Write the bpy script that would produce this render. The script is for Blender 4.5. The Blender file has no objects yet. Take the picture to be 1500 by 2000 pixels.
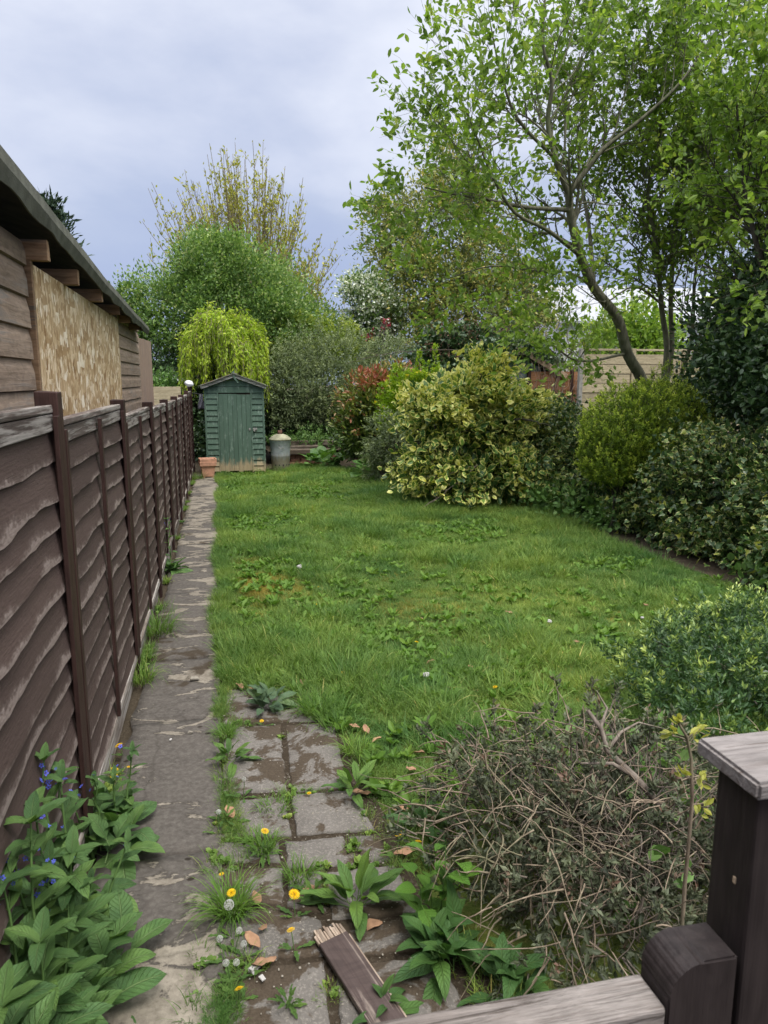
import bpy, bmesh, math, random
import numpy as np
from math import sin, cos, pi, radians, atan2, sqrt
from mathutils import Vector, Matrix, noise as mnoise

SC = bpy.context.scene
COL = SC.collection
# ------------------------------------------------------------------ camera
CAMH = 1.85
FPX = 1450.0
PITCH, YAW = radians(10.1), radians(12.3)
cd = bpy.data.cameras.new("camera")
cam = bpy.data.objects.new("camera", cd)
COL.objects.link(cam)
cam.location = (0, 0, CAMH)
cam.rotation_euler = (pi / 2 - PITCH, 0, -YAW)
cd.sensor_fit = 'VERTICAL'
cd.sensor_height = 24.0
cd.lens = 24.0 * FPX / 2000.0
cd.clip_start, cd.clip_end = 0.05, 1000
cd.dof.use_dof = True
cd.dof.focus_distance = 6.5
cd.dof.aperture_fstop = 6.5
SC.camera = cam
# ------------------------------------------------------------------ world and sun
SUN_EL, SUN_AZ = radians(62), radians(160)      # azimuth measured from +Y towards +X
w = bpy.data.worlds.new("World")
SC.world = w
w.use_nodes = True
wt = w.node_tree
for n in list(wt.nodes):
    wt.nodes.remove(n)
def wn(t, **kw):
    n = wt.nodes.new(t)
    for k, v in kw.items():
        setattr(n, k, v)
    return n
SKY_STR = 0.1
out = wn('ShaderNodeOutputWorld'); bg = wn('ShaderNodeBackground')
bg.inputs['Strength'].default_value = SKY_STR
sky = wn('ShaderNodeTexSky', sky_type='NISHITA', sun_disc=False)
sky.sun_elevation = SUN_EL
sky.sun_rotation = SUN_AZ
tc = wn('ShaderNodeTexCoord')
sep = wn('ShaderNodeSeparateXYZ'); wt.links.new(tc.outputs['Generated'], sep.inputs[0])
mp = wn('ShaderNodeMapping'); mp.inputs['Scale'].default_value = (1.0, 1.0, 2.2); mp.inputs['Location'].default_value = (3.1, 0.4, 1.3)
wt.links.new(tc.outputs['Generated'], mp.inputs[0])
nz = wn('ShaderNodeTexNoise'); nz.inputs['Scale'].default_value = 2.5; nz.inputs['Detail'].default_value = 6; nz.inputs['Roughness'].default_value = 0.52; nz.inputs['Distortion'].default_value = .1
wt.links.new(mp.outputs[0], nz.inputs['Vector'])
# overcast brightness: grows from the horizon to the zenith, with soft cloud banks
el = wn('ShaderNodeMapRange'); el.inputs['From Min'].default_value = 0.0; el.inputs['From Max'].default_value = 0.75
wt.links.new(sep.outputs['Z'], el.inputs['Value'])
ad = wn('ShaderNodeMath', operation='MULTIPLY_ADD'); ad.inputs[1].default_value = 1.05; ad.inputs[2].default_value = -0.54
wt.links.new(nz.outputs['Fac'], ad.inputs[0])
# the bank to the left is heavier, the right (+X) is thinner and whiter
sx = wn('ShaderNodeMath', operation='MULTIPLY'); sx.inputs[1].default_value = 0.16
wt.links.new(sep.outputs['X'], sx.inputs[0])
a2 = wn('ShaderNodeMath', operation='ADD'); wt.links.new(ad.outputs[0], a2.inputs[0]); wt.links.new(el.outputs[0], a2.inputs[1])
a3 = wn('ShaderNodeMath', operation='ADD'); wt.links.new(a2.outputs[0], a3.inputs[0]); wt.links.new(sx.outputs[0], a3.inputs[1])
cr = wn('ShaderNodeValToRGB')
e = cr.color_ramp.elements
e[0].position = 0.10; e[0].color = (.350, .415, .620, 1)
e[1].position = 1.0; e[1].color = (1.0, 1.0, 1.0, 1)
for p, c in ((.30, (.435, .495, .665, 1)), (.45, (.575, .62, .76, 1)), (.58, (.71, .745, .855, 1)), (.72, (.84, .86, .95, 1))):
    k = e.new(p); k.color = c
wt.links.new(a3.outputs[0], cr.inputs[0])
up = wn('ShaderNodeMixRGB', blend_type='MULTIPLY'); up.inputs[0].default_value = 1
wt.links.new(cr.outputs[0], up.inputs[1]); up.inputs[2].default_value = (.635 / SKY_STR,) * 3 + (1,)
zen = wn('ShaderNodeMapRange'); zen.inputs['From Min'].default_value = 0.45; zen.inputs['From Max'].default_value = 1.0
zen.inputs['To Min'].default_value = 1.0; zen.inputs['To Max'].default_value = 3.2
wt.links.new(sep.outputs['Z'], zen.inputs['Value'])
zm = wn('ShaderNodeVectorMath', operation='SCALE'); wt.links.new(up.outputs[0], zm.inputs[0]); wt.links.new(zen.outputs[0], zm.inputs['Scale'])
mx = wn('ShaderNodeMixRGB'); mx.inputs[0].default_value = 0.93
wt.links.new(sky.outputs[0], mx.inputs[1]); wt.links.new(zm.outputs[0], mx.inputs[2])
wt.links.new(mx.outputs[0], bg.inputs['Color']); wt.links.new(bg.outputs[0], out.inputs[0])

sd = bpy.data.lights.new("sun", 'SUN'); sd.energy = 1.5; sd.angle = radians(20); sd.color = (1.0, .96, .90)
sun = bpy.data.objects.new("sun", sd); COL.objects.link(sun)
sv = Vector((sin(SUN_AZ) * cos(SUN_EL), cos(SUN_AZ) * cos(SUN_EL), sin(SUN_EL)))
sun.rotation_euler = sv.to_track_quat('Z', 'Y').to_euler()
SC.view_settings.view_transform = 'Standard'
SC.view_settings.look = 'None'
SC.view_settings.exposure = 0.9
SC.view_settings.gamma = 1.0
SC.render.engine = 'CYCLES'
cy = SC.cycles
cy.max_bounces = 7; cy.diffuse_bounces = 4; cy.glossy_bounces = 2; cy.transmission_bounces = 4; cy.transparent_max_bounces = 4
cy.use_denoising = True
cy.caustics_reflective = cy.caustics_refractive = False

# ------------------------------------------------------------------ helpers: placing
FW = np.array([sin(YAW) * cos(PITCH), cos(YAW) * cos(PITCH), -sin(PITCH)])
RT = np.array([cos(YAW), -sin(YAW), 0.0]); UP = np.cross(RT, FW)
def ray(px, py): return FW + RT * (px - 750) / FPX - UP * (py - 1000) / FPX
def gnd(px, py, z=0.0):
    d = ray(px, py); t = (z - CAMH) / d[2]; return np.array([0, 0, CAMH]) + d * t
def at(px, py, Y):
    d = ray(px, py); return np.array([0, 0, CAMH]) + d * Y / d[1]

def tag(o, label=None, cat=None, group=None, kind=None):
    if label: o['label'] = label
    if cat: o['category'] = cat
    if group: o['group'] = group
    if kind: o['kind'] = kind
    return o
def empty(name, loc, label=None, cat=None, group=None, rz=0.0):
    o = bpy.data.objects.new(name, None); COL.objects.link(o)
    o.location = loc; o.rotation_euler = (0, 0, rz); o.empty_display_size = .1
    return tag(o, label, cat, group)

# ------------------------------------------------------------------ helpers: meshes
def mesh_data(name, V, F, attrs=None, smooth=False, mats=(), fmat=None):
    """V (n,3); F an (m,k) array or list of such arrays; attrs {name: (n,) floats per vertex}"""
    V = np.asarray(V, dtype=np.float32)
    Fs = [np.asarray(f, dtype=np.int32) for f in (F if isinstance(F, list) else [F]) if len(f)]
    me = bpy.data.meshes.new(name)
    me.vertices.add(len(V)); me.vertices.foreach_set('co', V.ravel())
    tot = np.concatenate([np.full(len(f), f.shape[1], np.int32) for f in Fs])
    idx = np.concatenate([f.ravel() for f in Fs])
    me.loops.add(len(idx)); me.loops.foreach_set('vertex_index', idx)
    me.polygons.add(len(tot))
    st = np.concatenate([[0], np.cumsum(tot)[:-1]]).astype(np.int32)
    me.polygons.foreach_set('loop_start', st)
    me.polygons.foreach_set('loop_total', tot)
    me.polygons.foreach_set('use_smooth', np.full(len(tot), bool(smooth)))
    if fmat is not None: me.polygons.foreach_set('material_index', np.asarray(fmat, np.int32))
    for k, a in (attrs or {}).items():
        at_ = me.attributes.new(k, 'FLOAT', 'POINT'); at_.data.foreach_set('value', np.asarray(a, np.float32))
    for m in (mats if isinstance(mats, (list, tuple)) else [mats]): me.materials.append(m)
    me.update(calc_edges=True); me.validate()
    return me
def link(name, me, parent=None, loc=None, rot=None, kind=None):
    o = bpy.data.objects.new(name, me); COL.objects.link(o)
    if parent is not None: o.parent = parent
    if loc is not None: o.location = loc
    if rot is not None: o.rotation_euler = rot
    if kind: o['kind'] = kind
    return o
def build(name, V, F, mat, parent=None, attrs=None, smooth=False, kind=None, loc=None, rot=None):
    return link(name, mesh_data(name, V, F, attrs, smooth, mat), parent, loc, rot, kind)
def bm_obj(name, bm, mat, parent=None, smooth=False, loc=None, rot=None):
    me = bpy.data.meshes.new(name); bmesh.ops.recalc_face_normals(bm, faces=bm.faces[:]); bm.to_mesh(me); bm.free()
    me.materials.append(mat)
    if smooth: me.polygons.foreach_set('use_smooth', [True] * len(me.polygons))
    return link(name, me, parent, loc, rot)
def add_box(bm, c, s, bev=0.0, rot=None, jit=0.0, rnd=random):
    r = bmesh.ops.create_cube(bm, size=1.0)
    vs = r['verts']
    M = Matrix.Translation(c) @ (rot.to_4x4() if rot is not None else Matrix.Identity(4))
    for v in vs:
        p = Vector((v.co.x * s[0], v.co.y * s[1], v.co.z * s[2]))
        if jit: p += Vector((rnd.uniform(-jit, jit), rnd.uniform(-jit, jit), rnd.uniform(-jit, jit)))
        v.co = M @ p
    if bev:
        es = list({e for v in vs for e in v.link_edges})
        bmesh.ops.bevel(bm, geom=es, offset=bev, segments=2, affect='EDGES', profile=.5)
def box(name, c, s, mat, parent=None, bev=0.004, rot=None, jit=0.0):
    bm = bmesh.new(); add_box(bm, (0, 0, 0), s, bev, rot, jit)
    return bm_obj(name, bm, mat, parent, loc=c)
def add_prism(bm, pts, ax, lo, hi):
    """outline pts (list of 2-tuples) extruded along axis ax between lo and hi"""
    def P(a, b, t): return {'x': (t, a, b), 'y': (a, t, b), 'z': (a, b, t)}[ax]
    A = [bm.verts.new(P(a, b, lo)) for a, b in pts]; B = [bm.verts.new(P(a, b, hi)) for a, b in pts]
    n = len(pts)
    bm.faces.new(A); bm.faces.new(B[::-1])
    for i in range(n): bm.faces.new((A[i], A[(i + 1) % n], B[(i + 1) % n], B[i]))
def add_lathe(bm, prof, seg=24, c=(0, 0, 0), jit=None):
    rings = []
    for r, z in prof:
        rings.append([bm.verts.new((c[0] + r * cos(2 * pi * k / seg), c[1] + r * sin(2 * pi * k / seg), c[2] + z)) for k in range(seg)])
    for a, b in zip(rings, rings[1:]):
        for k in range(seg): bm.faces.new((a[k], a[(k + 1) % seg], b[(k + 1) % seg], b[k]))
    bm.faces.new(rings[0][::-1]); bm.faces.new(rings[-1])

class Tubes:
    def __init__(s, sides=5): s.V, s.F, s.n, s.k, s.T = [], [], 0, sides, []
    def add(s, pts, rad, tone=0.5, sides=None):
        k = sides or s.k
        P = np.asarray(pts, float); R = np.broadcast_to(np.asarray(rad, float), (len(P),))
        T = np.gradient(P, axis=0); T /= np.linalg.norm(T, axis=1, keepdims=True) + 1e-9
        ref = np.array([0.31, 0.77, 0.2]) if abs(T[0][2]) > .7 else np.array([0.1, 0.2, 1.0])
        A = np.cross(T, ref); A /= np.linalg.norm(A, axis=1, keepdims=True) + 1e-9
        B = np.cross(T, A)
        th = np.arange(k) * 2 * pi / k
        ring = P[:, None] + R[:, None, None] * (A[:, None] * np.cos(th)[None, :, None] + B[:, None] * np.sin(th)[None, :, None])
        m = len(P)
        s.V.append(ring.reshape(-1, 3)); s.T.append(np.full(m * k, tone))
        i = np.arange(m - 1)[:, None] * k; j = np.arange(k)[None]; j2 = (j + 1) % k
        s.F.append((s.n + np.stack([i + j, i + j2, i + k + j2, i + k + j], -1)).reshape(-1, 4))
        s.n += m * k
    def obj(s, name, mat, parent=None, kind=None, loc=None):
        return build(name, np.concatenate(s.V), np.concatenate(s.F), mat, parent, {'rnd': np.concatenate(s.T)}, True, kind, loc)

TEMPL = {
    # verts, tris, edge value
    'diamond': (np.array([[0, 0, 0], [-.5, .45, .1], [0, 1, -.06], [.5, .45, .1]]), np.array([[0, 2, 1], [0, 3, 2]]), np.array([.1, 1, .4, 1])),
    'oval': (np.array([[0, 0, 0], [-.42, .28, .09], [-.46, .66, .1], [0, 1, -.08], [.46, .66, .1], [.42, .28, .09]]),
             np.array([[0, 3, 2], [0, 2, 1], [0, 5, 4], [0, 4, 3]]), np.array([0, 1, 1, .75, 1, 1])),
    'ivy': (np.array([[0, 0, 0], [-.5, -.08, .04], [-.52, .36, .1], [-.24, .5, .04], [0, 1, -.08], [.24, .5, .04], [.52, .36, .1], [.5, -.08, .04], [0, .5, -.04]]),
            np.array([[8, 4, 3], [8, 3, 2], [8, 2, 1], [8, 1, 0], [8, 0, 7], [8, 7, 6], [8, 6, 5], [8, 5, 4]]), np.array([.5, 1, 1, .8, 1, .8, 1, 1, 0])),
    'lance': (np.array([[0, 0, 0], [-.5, .4, .05], [0, 1, -.1], [.5, .4, .05]]), np.array([[0, 2, 1], [0, 3, 2]]), np.array([.1, 1, .4, 1])),
}
def unit(a): return a / (np.linalg.norm(a, axis=-1, keepdims=True) + 1e-9)
def leaf_arrays(rng, P, D, size, ratio, shape, upb=0.5, nrm=None):
    n = len(P)
    D = unit(D)
    N = rng.normal(size=(n, 3)) * .6 + np.array([0, 0, upb]) if nrm is None else nrm + rng.normal(size=(n, 3)) * .35
    N = unit(N - (N * D).sum(1, keepdims=True) * D)
    X = np.cross(D, N)
    tv, tf, te = TEMPL[shape]
    sz = np.broadcast_to(size, (n,))
    W = (sz * ratio)
    V = P[:, None] + X[:, None] * (tv[None, :, 0, None] * W[:, None, None]) + D[:, None] * (tv[None, :, 1, None] * sz[:, None, None]) + N[:, None] * (tv[None, :, 2, None] * W[:, None, None])
    F = (np.arange(n)[:, None, None] * len(tv) + tf[None]).reshape(-1, 3)
    return V.reshape(-1, 3), F, np.tile(te, n), len(tv)
def leaves(name, rng, P, D, size, ratio, shape, tone, mat, parent=None, upb=0.5, nrm=None, kind='stuff', smooth=False):
    V, F, E, k = leaf_arrays(rng, P, D, size, ratio, shape, upb, nrm)
    return build(name, V, F, mat, parent, {'rnd': np.repeat(np.clip(tone, 0, 1), k), 'edge': E}, smooth, kind)

def blob_points(rng, blobs, n, rlo, rhi, zmin=0.02, lump=.12, seed=0, cull=.62):
    """points near the surfaces of a union of ellipsoids, and outward directions"""
    B = np.array(blobs, float)
    A = (B[:, 3] * B[:, 4] + B[:, 3] * B[:, 5] + B[:, 4] * B[:, 5])
    OP, OD = [], []
    got = 0
    while got < n:
        m = int((n - got) * 1.6) + 20
        b = rng.choice(len(B), m, p=A / A.sum())
        d = unit(rng.normal(size=(m, 3)))
        ph = seed * 1.7 + b * 2.1
        l = 1 + lump * (np.sin(d[:, 0] * 5 + ph) + np.sin(d[:, 1] * 6 + ph * 1.3) + np.sin(d[:, 2] * 7 + d[:, 0] * 3 + ph * .7)) / 1.5
        r = rng.uniform(rlo, rhi, m) * l
        p = B[b, :3] + d * B[b, 3:6] * r[:, None]
        ok = p[:, 2] > zmin
        if len(B) > 1 and cull:
            q = np.linalg.norm((p[:, None] - B[None, :, :3]) / B[None, :, 3:6], axis=2)
            q[np.arange(m), b] = 9
            ok &= q.min(1) > cull
        OP.append(p[ok]); OD.append(unit(d / B[b, 3:6])[ok]); got += ok.sum()
    return np.concatenate(OP)[:n], np.concatenate(OD)[:n]

def crown(name, blobs, mat, parent, clumps=300, per=30, rc=.2, size=.07, ratio=.55, shape='diamond', seed=1, out=.7, upd=.2, upb=.5, fill=.35,
          fillsize=1.6, rlo=.78, rhi=1.06, lump=.12, zmin=.02, tone=None, shoot=0.0, twigs=None, jitter=.22, cull=.62, gap=None, gapf=2.2):
    rng = np.random.default_rng(seed)
    C, O = blob_points(rng, blobs, clumps, rlo, rhi, zmin, lump, seed, cull)
    if gap is not None:
        nv = np.array([mnoise.noise(Vector(tuple(c_ * gapf + seed))) for c_ in C]); kp = nv > gap; C, O = C[kp], O[kp]; clumps = len(C)
    n = clumps * per
    ci = np.repeat(np.arange(clumps), per)
    ct = rng.normal(.5, .16, clumps)
    if shoot:
        sdv = unit(O * out + np.array([0, 0, upd]) + rng.normal(size=(clumps, 3)) * .25)
        t = rng.uniform(0, 1, n)
        rad = unit(rng.normal(size=(n, 3)))
        rad = unit(rad - (rad * sdv[ci]).sum(1, keepdims=True) * sdv[ci])
        L = shoot * rng.uniform(.6, 1.3, clumps)
        P = C[ci] + sdv[ci] * (t * L[ci])[:, None] + rng.normal(size=(n, 3)) * rc * .15
        D = sdv[ci] * (.35 + .5 * t[:, None]) + rad * .75
        T = ct[ci] + (t - .55) * .55 + rng.normal(0, jitter * .5, n)
        if twigs is not None:
            for i in range(0, clumps, 2): twigs.add([C[i] - O[i] * .05, C[i] + sdv[i] * L[i] * .8], [.004, .002], sides=3)
    else:
        P = C[ci] + rng.normal(size=(n, 3)) * rc * np.array([1, 1, .8])
        D = O[ci] * out + np.array([0, 0, upd]) + rng.normal(size=(n, 3)) * .55
        T = ct[ci] + rng.normal(0, jitter, n)
    S = size * rng.uniform(.65, 1.25, n)
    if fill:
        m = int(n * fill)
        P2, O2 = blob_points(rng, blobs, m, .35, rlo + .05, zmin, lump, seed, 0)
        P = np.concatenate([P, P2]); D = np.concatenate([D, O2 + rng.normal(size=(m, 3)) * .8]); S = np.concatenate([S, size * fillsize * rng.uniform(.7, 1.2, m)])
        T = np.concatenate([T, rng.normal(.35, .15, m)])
    ok = P[:, 2] > zmin
    P, D, S, T = P[ok], D[ok], S[ok], T[ok]
    if tone is not None: T = tone(P, T, rng)
    return leaves(name, rng, P, D, S, ratio, shape, T, mat, parent, upb)

def bendy(rng, a, b, n=6, wob=.06, sag=0.0):
    a, b = np.asarray(a, float), np.asarray(b, float)
    t = np.linspace(0, 1, n)[:, None]
    L = np.linalg.norm(b - a)
    P = a + (b - a) * t
    P[1:-1] += rng.normal(size=(n - 2, 3)) * wob * L / n * 2
    P[:, 2] += sag * L * np.sin(t[:, 0] * pi)
    return P
def grow(rng, tubes, twigs, p, d, L, r, lev, maxlev, nch=(4, 6), ang=(.5, 1.0), up=.12, wob=.16, ratio=(.5, .75), seg=6):
    pts = [np.asarray(p, float)]; d = unit(np.asarray(d, float))
    dirs = [d]
    for i in range(seg):
        d = unit(d + rng.normal(size=3) * wob + np.array([0, 0, up * .5]))
        pts.append(pts[-1] + d * L / seg); dirs.append(d)
    rad = np.linspace(r, r * .45, seg + 1)
    tubes.add(pts, rad, sides=7 if r > .04 else (5 if r > .012 else 3))
    if lev >= maxlev: twigs.append((np.array(pts), np.array(dirs))); return
    spawn(rng, tubes, twigs, np.array(pts), np.array(dirs), rad, L, lev, maxlev, nch, ang, up, wob, ratio)
def spawn(rng, tubes, twigs, pts, dirs, rad, L, lev, maxlev, nch, ang, up, wob, ratio, t0=.25):
    n = rng.integers(nch[0], nch[1] + 1)
    m = len(pts) - 1
    for i in range(n + 1):
        t = 1.0 if i == n else rng.uniform(t0, 1)
        k = min(int(t * m), m - 1); f = t * m - k
        q = pts[k] + (pts[k + 1] - pts[k]) * f
        dd = dirs[k]
        a = rng.uniform(*ang) if i < n else rng.uniform(0, .3)
        s = unit(np.cross(dd, rng.normal(size=3)))
        nd = unit(dd * cos(a) + s * sin(a) + np.array([0, 0, up]))
        grow(rng, tubes, twigs, q, nd, L * rng.uniform(*ratio) * (1.2 - .5 * t if lev == 0 else 1), max((rad[k] * (1 - f) + rad[k + 1] * f) * .62, .0025), lev + 1, maxlev, nch, ang, up, wob, ratio, seg=5)
def twig_leaves(rng, twigs, per, size, spread=.05, t0=.15, droop=0.0):
    P, D, T = [], [], []
    for pts, dirs in twigs:
        m = len(pts) - 1
        n = max(1, int(rng.normal(per, per * .3)))
        t = rng.uniform(t0, 1, n) * m; k = np.minimum(t.astype(int), m - 1); f = (t - k)[:, None]
        q = pts[k] * (1 - f) + pts[k + 1] * f
        P.append(q + rng.normal(size=(n, 3)) * spread * .4)
        D.append(dirs[k] * .55 + rng.normal(size=(n, 3)) * .7 + np.array([0, 0, -droop]))
        T.append(np.full(n, rng.normal(.5, .15)) + rng.normal(0, .17, n))
    return np.concatenate(P), np.concatenate(D), np.concatenate(T)

# ------------------------------------------------------------------ helpers: materials
class Mat:
    def __init__(s, name):
        s.m = bpy.data.materials.new(name); s.m.use_nodes = True
        s.t = s.m.node_tree
        for n in list(s.t.nodes): s.t.nodes.remove(n)
        s.out = s.t.nodes.new('ShaderNodeOutputMaterial')
    def new(s, typ, ins=None, **kw):
        n = s.t.nodes.new(typ)
        for k, v in kw.items(): setattr(n, k, v)
        for k, v in (ins or {}).items(): s.set(n.inputs[k], v)
        return n
    def set(s, sock, v):
        if hasattr(v, 'is_output'): s.t.links.new(v, sock)
        elif isinstance(v, (tuple, list)) and len(v) == 3 and sock.type == 'RGBA': sock.default_value = (*v, 1)
        else: sock.default_value = v
    def pos(s, scale=(1, 1, 1), rot=(0, 0, 0), loc=(0, 0, 0), obj=False):
        src = s.new('ShaderNodeTexCoord').outputs['Object'] if obj else s.new('ShaderNodeNewGeometry').outputs['Position']
        return s.new('ShaderNodeMapping', {'Vector': src, 'Scale': scale, 'Rotation': rot, 'Location': loc}).outputs[0]
    def noise(s, vec, scale=5, detail=4, rough=.55, dist=0.0):
        return s.new('ShaderNodeTexNoise', {'Vector': vec, 'Scale': scale, 'Detail': detail, 'Roughness': rough, 'Distortion': dist}).outputs['Fac']
    def vor(s, vec, scale=5, feature='F1', out='Distance', rand=1.0):
        return s.new('ShaderNodeTexVoronoi', {'Vector': vec, 'Scale': scale, 'Randomness': rand}, feature=feature).outputs[out]
    def ramp(s, fac, stops, interp='LINEAR'):
        n = s.new('ShaderNodeValToRGB', {'Fac': fac}); cr = n.color_ramp; cr.interpolation = interp
        while len(cr.elements) > 1: cr.elements.remove(cr.elements[-1])
        for i, (p, c) in enumerate(stops):
            c = (c, c, c) if isinstance(c, (int, float)) else c
            el_ = cr.elements[0] if i == 0 else cr.elements.new(p)
            el_.position = p; el_.color = (*c[:3], 1)
        return n.outputs[0]
    def mix(s, fac, a, b, mode='MIX'):
        n = s.new('ShaderNodeMixRGB', blend_type=mode)
        s.set(n.inputs[0], fac); s.set(n.inputs[1], a); s.set(n.inputs[2], b)
        return n.outputs[0]
    def math(s, op, a, b=0.0, c=0.0, clamp=False):
        n = s.new('ShaderNodeMath', operation=op, use_clamp=clamp)
        for i, v in enumerate((a, b, c)): s.set(n.inputs[i], v)
        return n.outputs[0]
    def attr(s, name): return s.new('ShaderNodeAttribute', attribute_name=name).outputs['Fac']
    def instrnd(s): return s.new('ShaderNodeObjectInfo').outputs['Random']
    def bump(s, h, strength=.5, dist=.01): return s.new('ShaderNodeBump', {'Height': h, 'Strength': strength, 'Distance': dist}).outputs[0]
    def done(s, color, rough=.7, normal=None, spec=.3, metal=0.0, trans=0.0, tcol=None):
        b = s.new('ShaderNodeBsdfPrincipled', {'Base Color': color, 'Roughness': rough, 'Specular IOR Level': spec, 'Metallic': metal})
        if normal is not None: s.set(b.inputs['Normal'], normal)
        sh = b.outputs[0]
        if trans:
            tr = s.new('ShaderNodeBsdfTranslucent', {'Color': tcol if tcol is not None else color})
            ms = s.new('ShaderNodeMixShader', {0: trans}); s.t.links.new(sh, ms.inputs[1]); s.t.links.new(tr.outputs[0], ms.inputs[2]); sh = ms.outputs[0]
        s.t.links.new(sh, s.out.inputs[0])
        return s.m

def leafmat(name, stops, trans=.3, rough=.5, spec=.35, margin=None, mstart=.55, mnoise=True):
    a = Mat(name)
    r = a.attr('rnd')
    c = a.ramp(r, stops)
    if margin is not None:
        ed = a.attr('edge')
        n = a.noise(a.pos(), 60, 2)
        f = a.math('ADD', ed, a.math('MULTIPLY', a.math('SUBTRACT', n, .5), .9))
        f = a.math('ADD', f, a.math('MULTIPLY', a.math('SUBTRACT', r, .5), .5))
        c = a.mix(a.ramp(f, [(mstart, 0.), (mstart + .12, 1.)]), c, margin)
    hs = a.noise(a.pos(), 1.3, 2)
    c = a.mix(.35, c, a.mix(1.0, c, a.ramp(hs, [(.3, (.62, .66, .6)), (.7, (1.25, 1.2, 1.1))]), 'MULTIPLY'))
    return a.done(c, rough, None, spec, 0, trans, a.mix(1., c, (1.15, 1.2, .7), 'MULTIPLY'))

def G(*c): return tuple(c)
LM = {
    'tree': leafmat('tree_leaf', [(0, (.085, .155, .025)), (.45, (.17, .28, .045)), (.8, (.28, .40, .07)), (1, (.42, .48, .10))], .48),
    'tree_dark': leafmat('tree_leaf_dark', [(0, (.035, .085, .02)), (.5, (.075, .155, .03)), (1, (.16, .27, .045))], .35),
    'dome': leafmat('elder_leaf', [(0, (.075, .15, .04)), (.5, (.16, .27, .075)), (.85, (.27, .39, .10)), (1, (.48, .54, .26))], .38),
    'dark_ivy': leafmat('dark_ivy_leaf', [(0, (.024, .055, .022)), (.6, (.06, .115, .04)), (1, (.14, .20, .075))], .15, .35, .5),
    'willow': leafmat('willow_leaf', [(0, (.20, .31, .02)), (.5, (.36, .50, .04)), (1, (.54, .62, .07))], .4),
    'pollard': leafmat('bud_leaf', [(0, (.20, .22, .04)), (.5, (.36, .37, .07)), (1, (.50, .48, .10))], .35),
    'olive': leafmat('grey_green_leaf', [(0, (.08, .115, .055)), (.5, (.17, .215, .10)), (1, (.31, .36, .17))], .25),
    'yellowgreen': leafmat('yellow_green_leaf', [(0, (.12, .19, .03)), (.5, (.23, .31, .05)), (1, (.38, .42, .08))], .35),
    'lime': leafmat('lime_leaf', [(0, (.13, .24, .012)), (.6, (.25, .38, .02)), (.9, (.38, .46, .03)), (1, (.6, .46, .02))], .35),
    'photinia': leafmat('photinia_leaf', [(0, (.045, .085, .02)), (.4, (.11, .16, .03)), (.6, (.20, .22, .04)), (.74, (.27, .14, .06)), (1, (.34, .10, .06))], .2, .35, .5),
    'vari': leafmat('variegated_leaf', [(0, (.035, .085, .025)), (.4, (.075, .16, .035)), (.72, (.17, .28, .045)), (.9, (.36, .42, .06)), (1, (.6, .58, .08))], .22, .4, .4, (.70, .68, .22), .66),
    'ivyvari': leafmat('variegated_ivy_leaf', [(0, (.025, .055, .018)), (.55, (.055, .11, .028)), (.85, (.12, .20, .04)), (1, (.42, .44, .07))], .18, .38, .45, (.42, .42, .16), .82),
    'holm': leafmat('olive_yellow_leaf', [(0, (.07, .115, .03)), (.4, (.18, .23, .055)), (.7, (.36, .37, .09)), (1, (.55, .47, .14))], .25, .35, .5),
    'blossom': leafmat('white_blossom', [(0, (.10, .17, .05)), (.42, (.16, .25, .07)), (.5, (.6, .64, .55)), (1, (.82, .84, .78))], .25),
    'redflower': leafmat('red_flower', [(0, (.22, .02, .04)), (1, (.36, .03, .06))], .2),
    'gold': leafmat('golden_conifer_needle', [(0, (.075, .13, .018)), (.4, (.17, .26, .03)), (.72, (.38, .48, .06)), (1, (.52, .57, .09))], .4),
    'conifer': leafmat('conifer_needle', [(0, (.02, .045, .03)), (1, (.07, .11, .06))], .1),
    'hebe': leafmat('hebe_leaf', [(0, (.030, .065, .026)), (.5, (.06, .125, .042)), (.72, (.16, .25, .065)), (1, (.46, .55, .15))], .25, .4, .4),
    'deadhebe': leafmat('dull_hebe_leaf', [(0, (.04, .048, .03)), (.5, (.085, .10, .058)), (.8, (.13, .15, .085)), (1, (.15, .09, .065))], .12, .55, .3),
    'nettle': leafmat('nettle_leaf', [(0, (.07, .14, .04)), (.5, (.14, .26, .07)), (1, (.24, .38, .12))], .3),
}
def grassmat(name, stops, patch=True):
    a = Mat(name)
    r = a.attr('rnd'); ir = a.instrnd()
    f = a.math('ADD', a.math('MULTIPLY', r, .6), a.math('MULTIPLY', ir, .4))
    c = a.ramp(f, stops)
    if patch:
        p = a.noise(a.pos(), .55, 3); q = a.noise(a.pos(loc=(7, 3, 0)), 2.4, 3)
        c = a.mix(.8, c, a.mix(1., c, a.ramp(p, [(.33, (.58, .72, .75)), (.67, (1.48, 1.24, 1.1))]), 'MULTIPLY'))
        c = a.mix(.7, c, a.mix(1., c, a.ramp(q, [(.32, (.62, .76, .75)), (.68, (1.5, 1.2, .95))]), 'MULTIPLY'))
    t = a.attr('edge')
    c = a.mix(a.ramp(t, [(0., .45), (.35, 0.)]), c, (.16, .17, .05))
    return a.done(c, .55, None, .25, 0, .35, a.mix(1., c, (1.1, 1.15, .7), 'MULTIPLY'))
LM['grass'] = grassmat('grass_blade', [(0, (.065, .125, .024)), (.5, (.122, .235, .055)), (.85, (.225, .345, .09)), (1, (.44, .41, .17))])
LM['tuft'] = grassmat('tuft_blade', [(0, (.06, .13, .02)), (.5, (.12, .23, .035)), (.9, (.22, .33, .06)), (1, (.4, .36, .14))], False)

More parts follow.
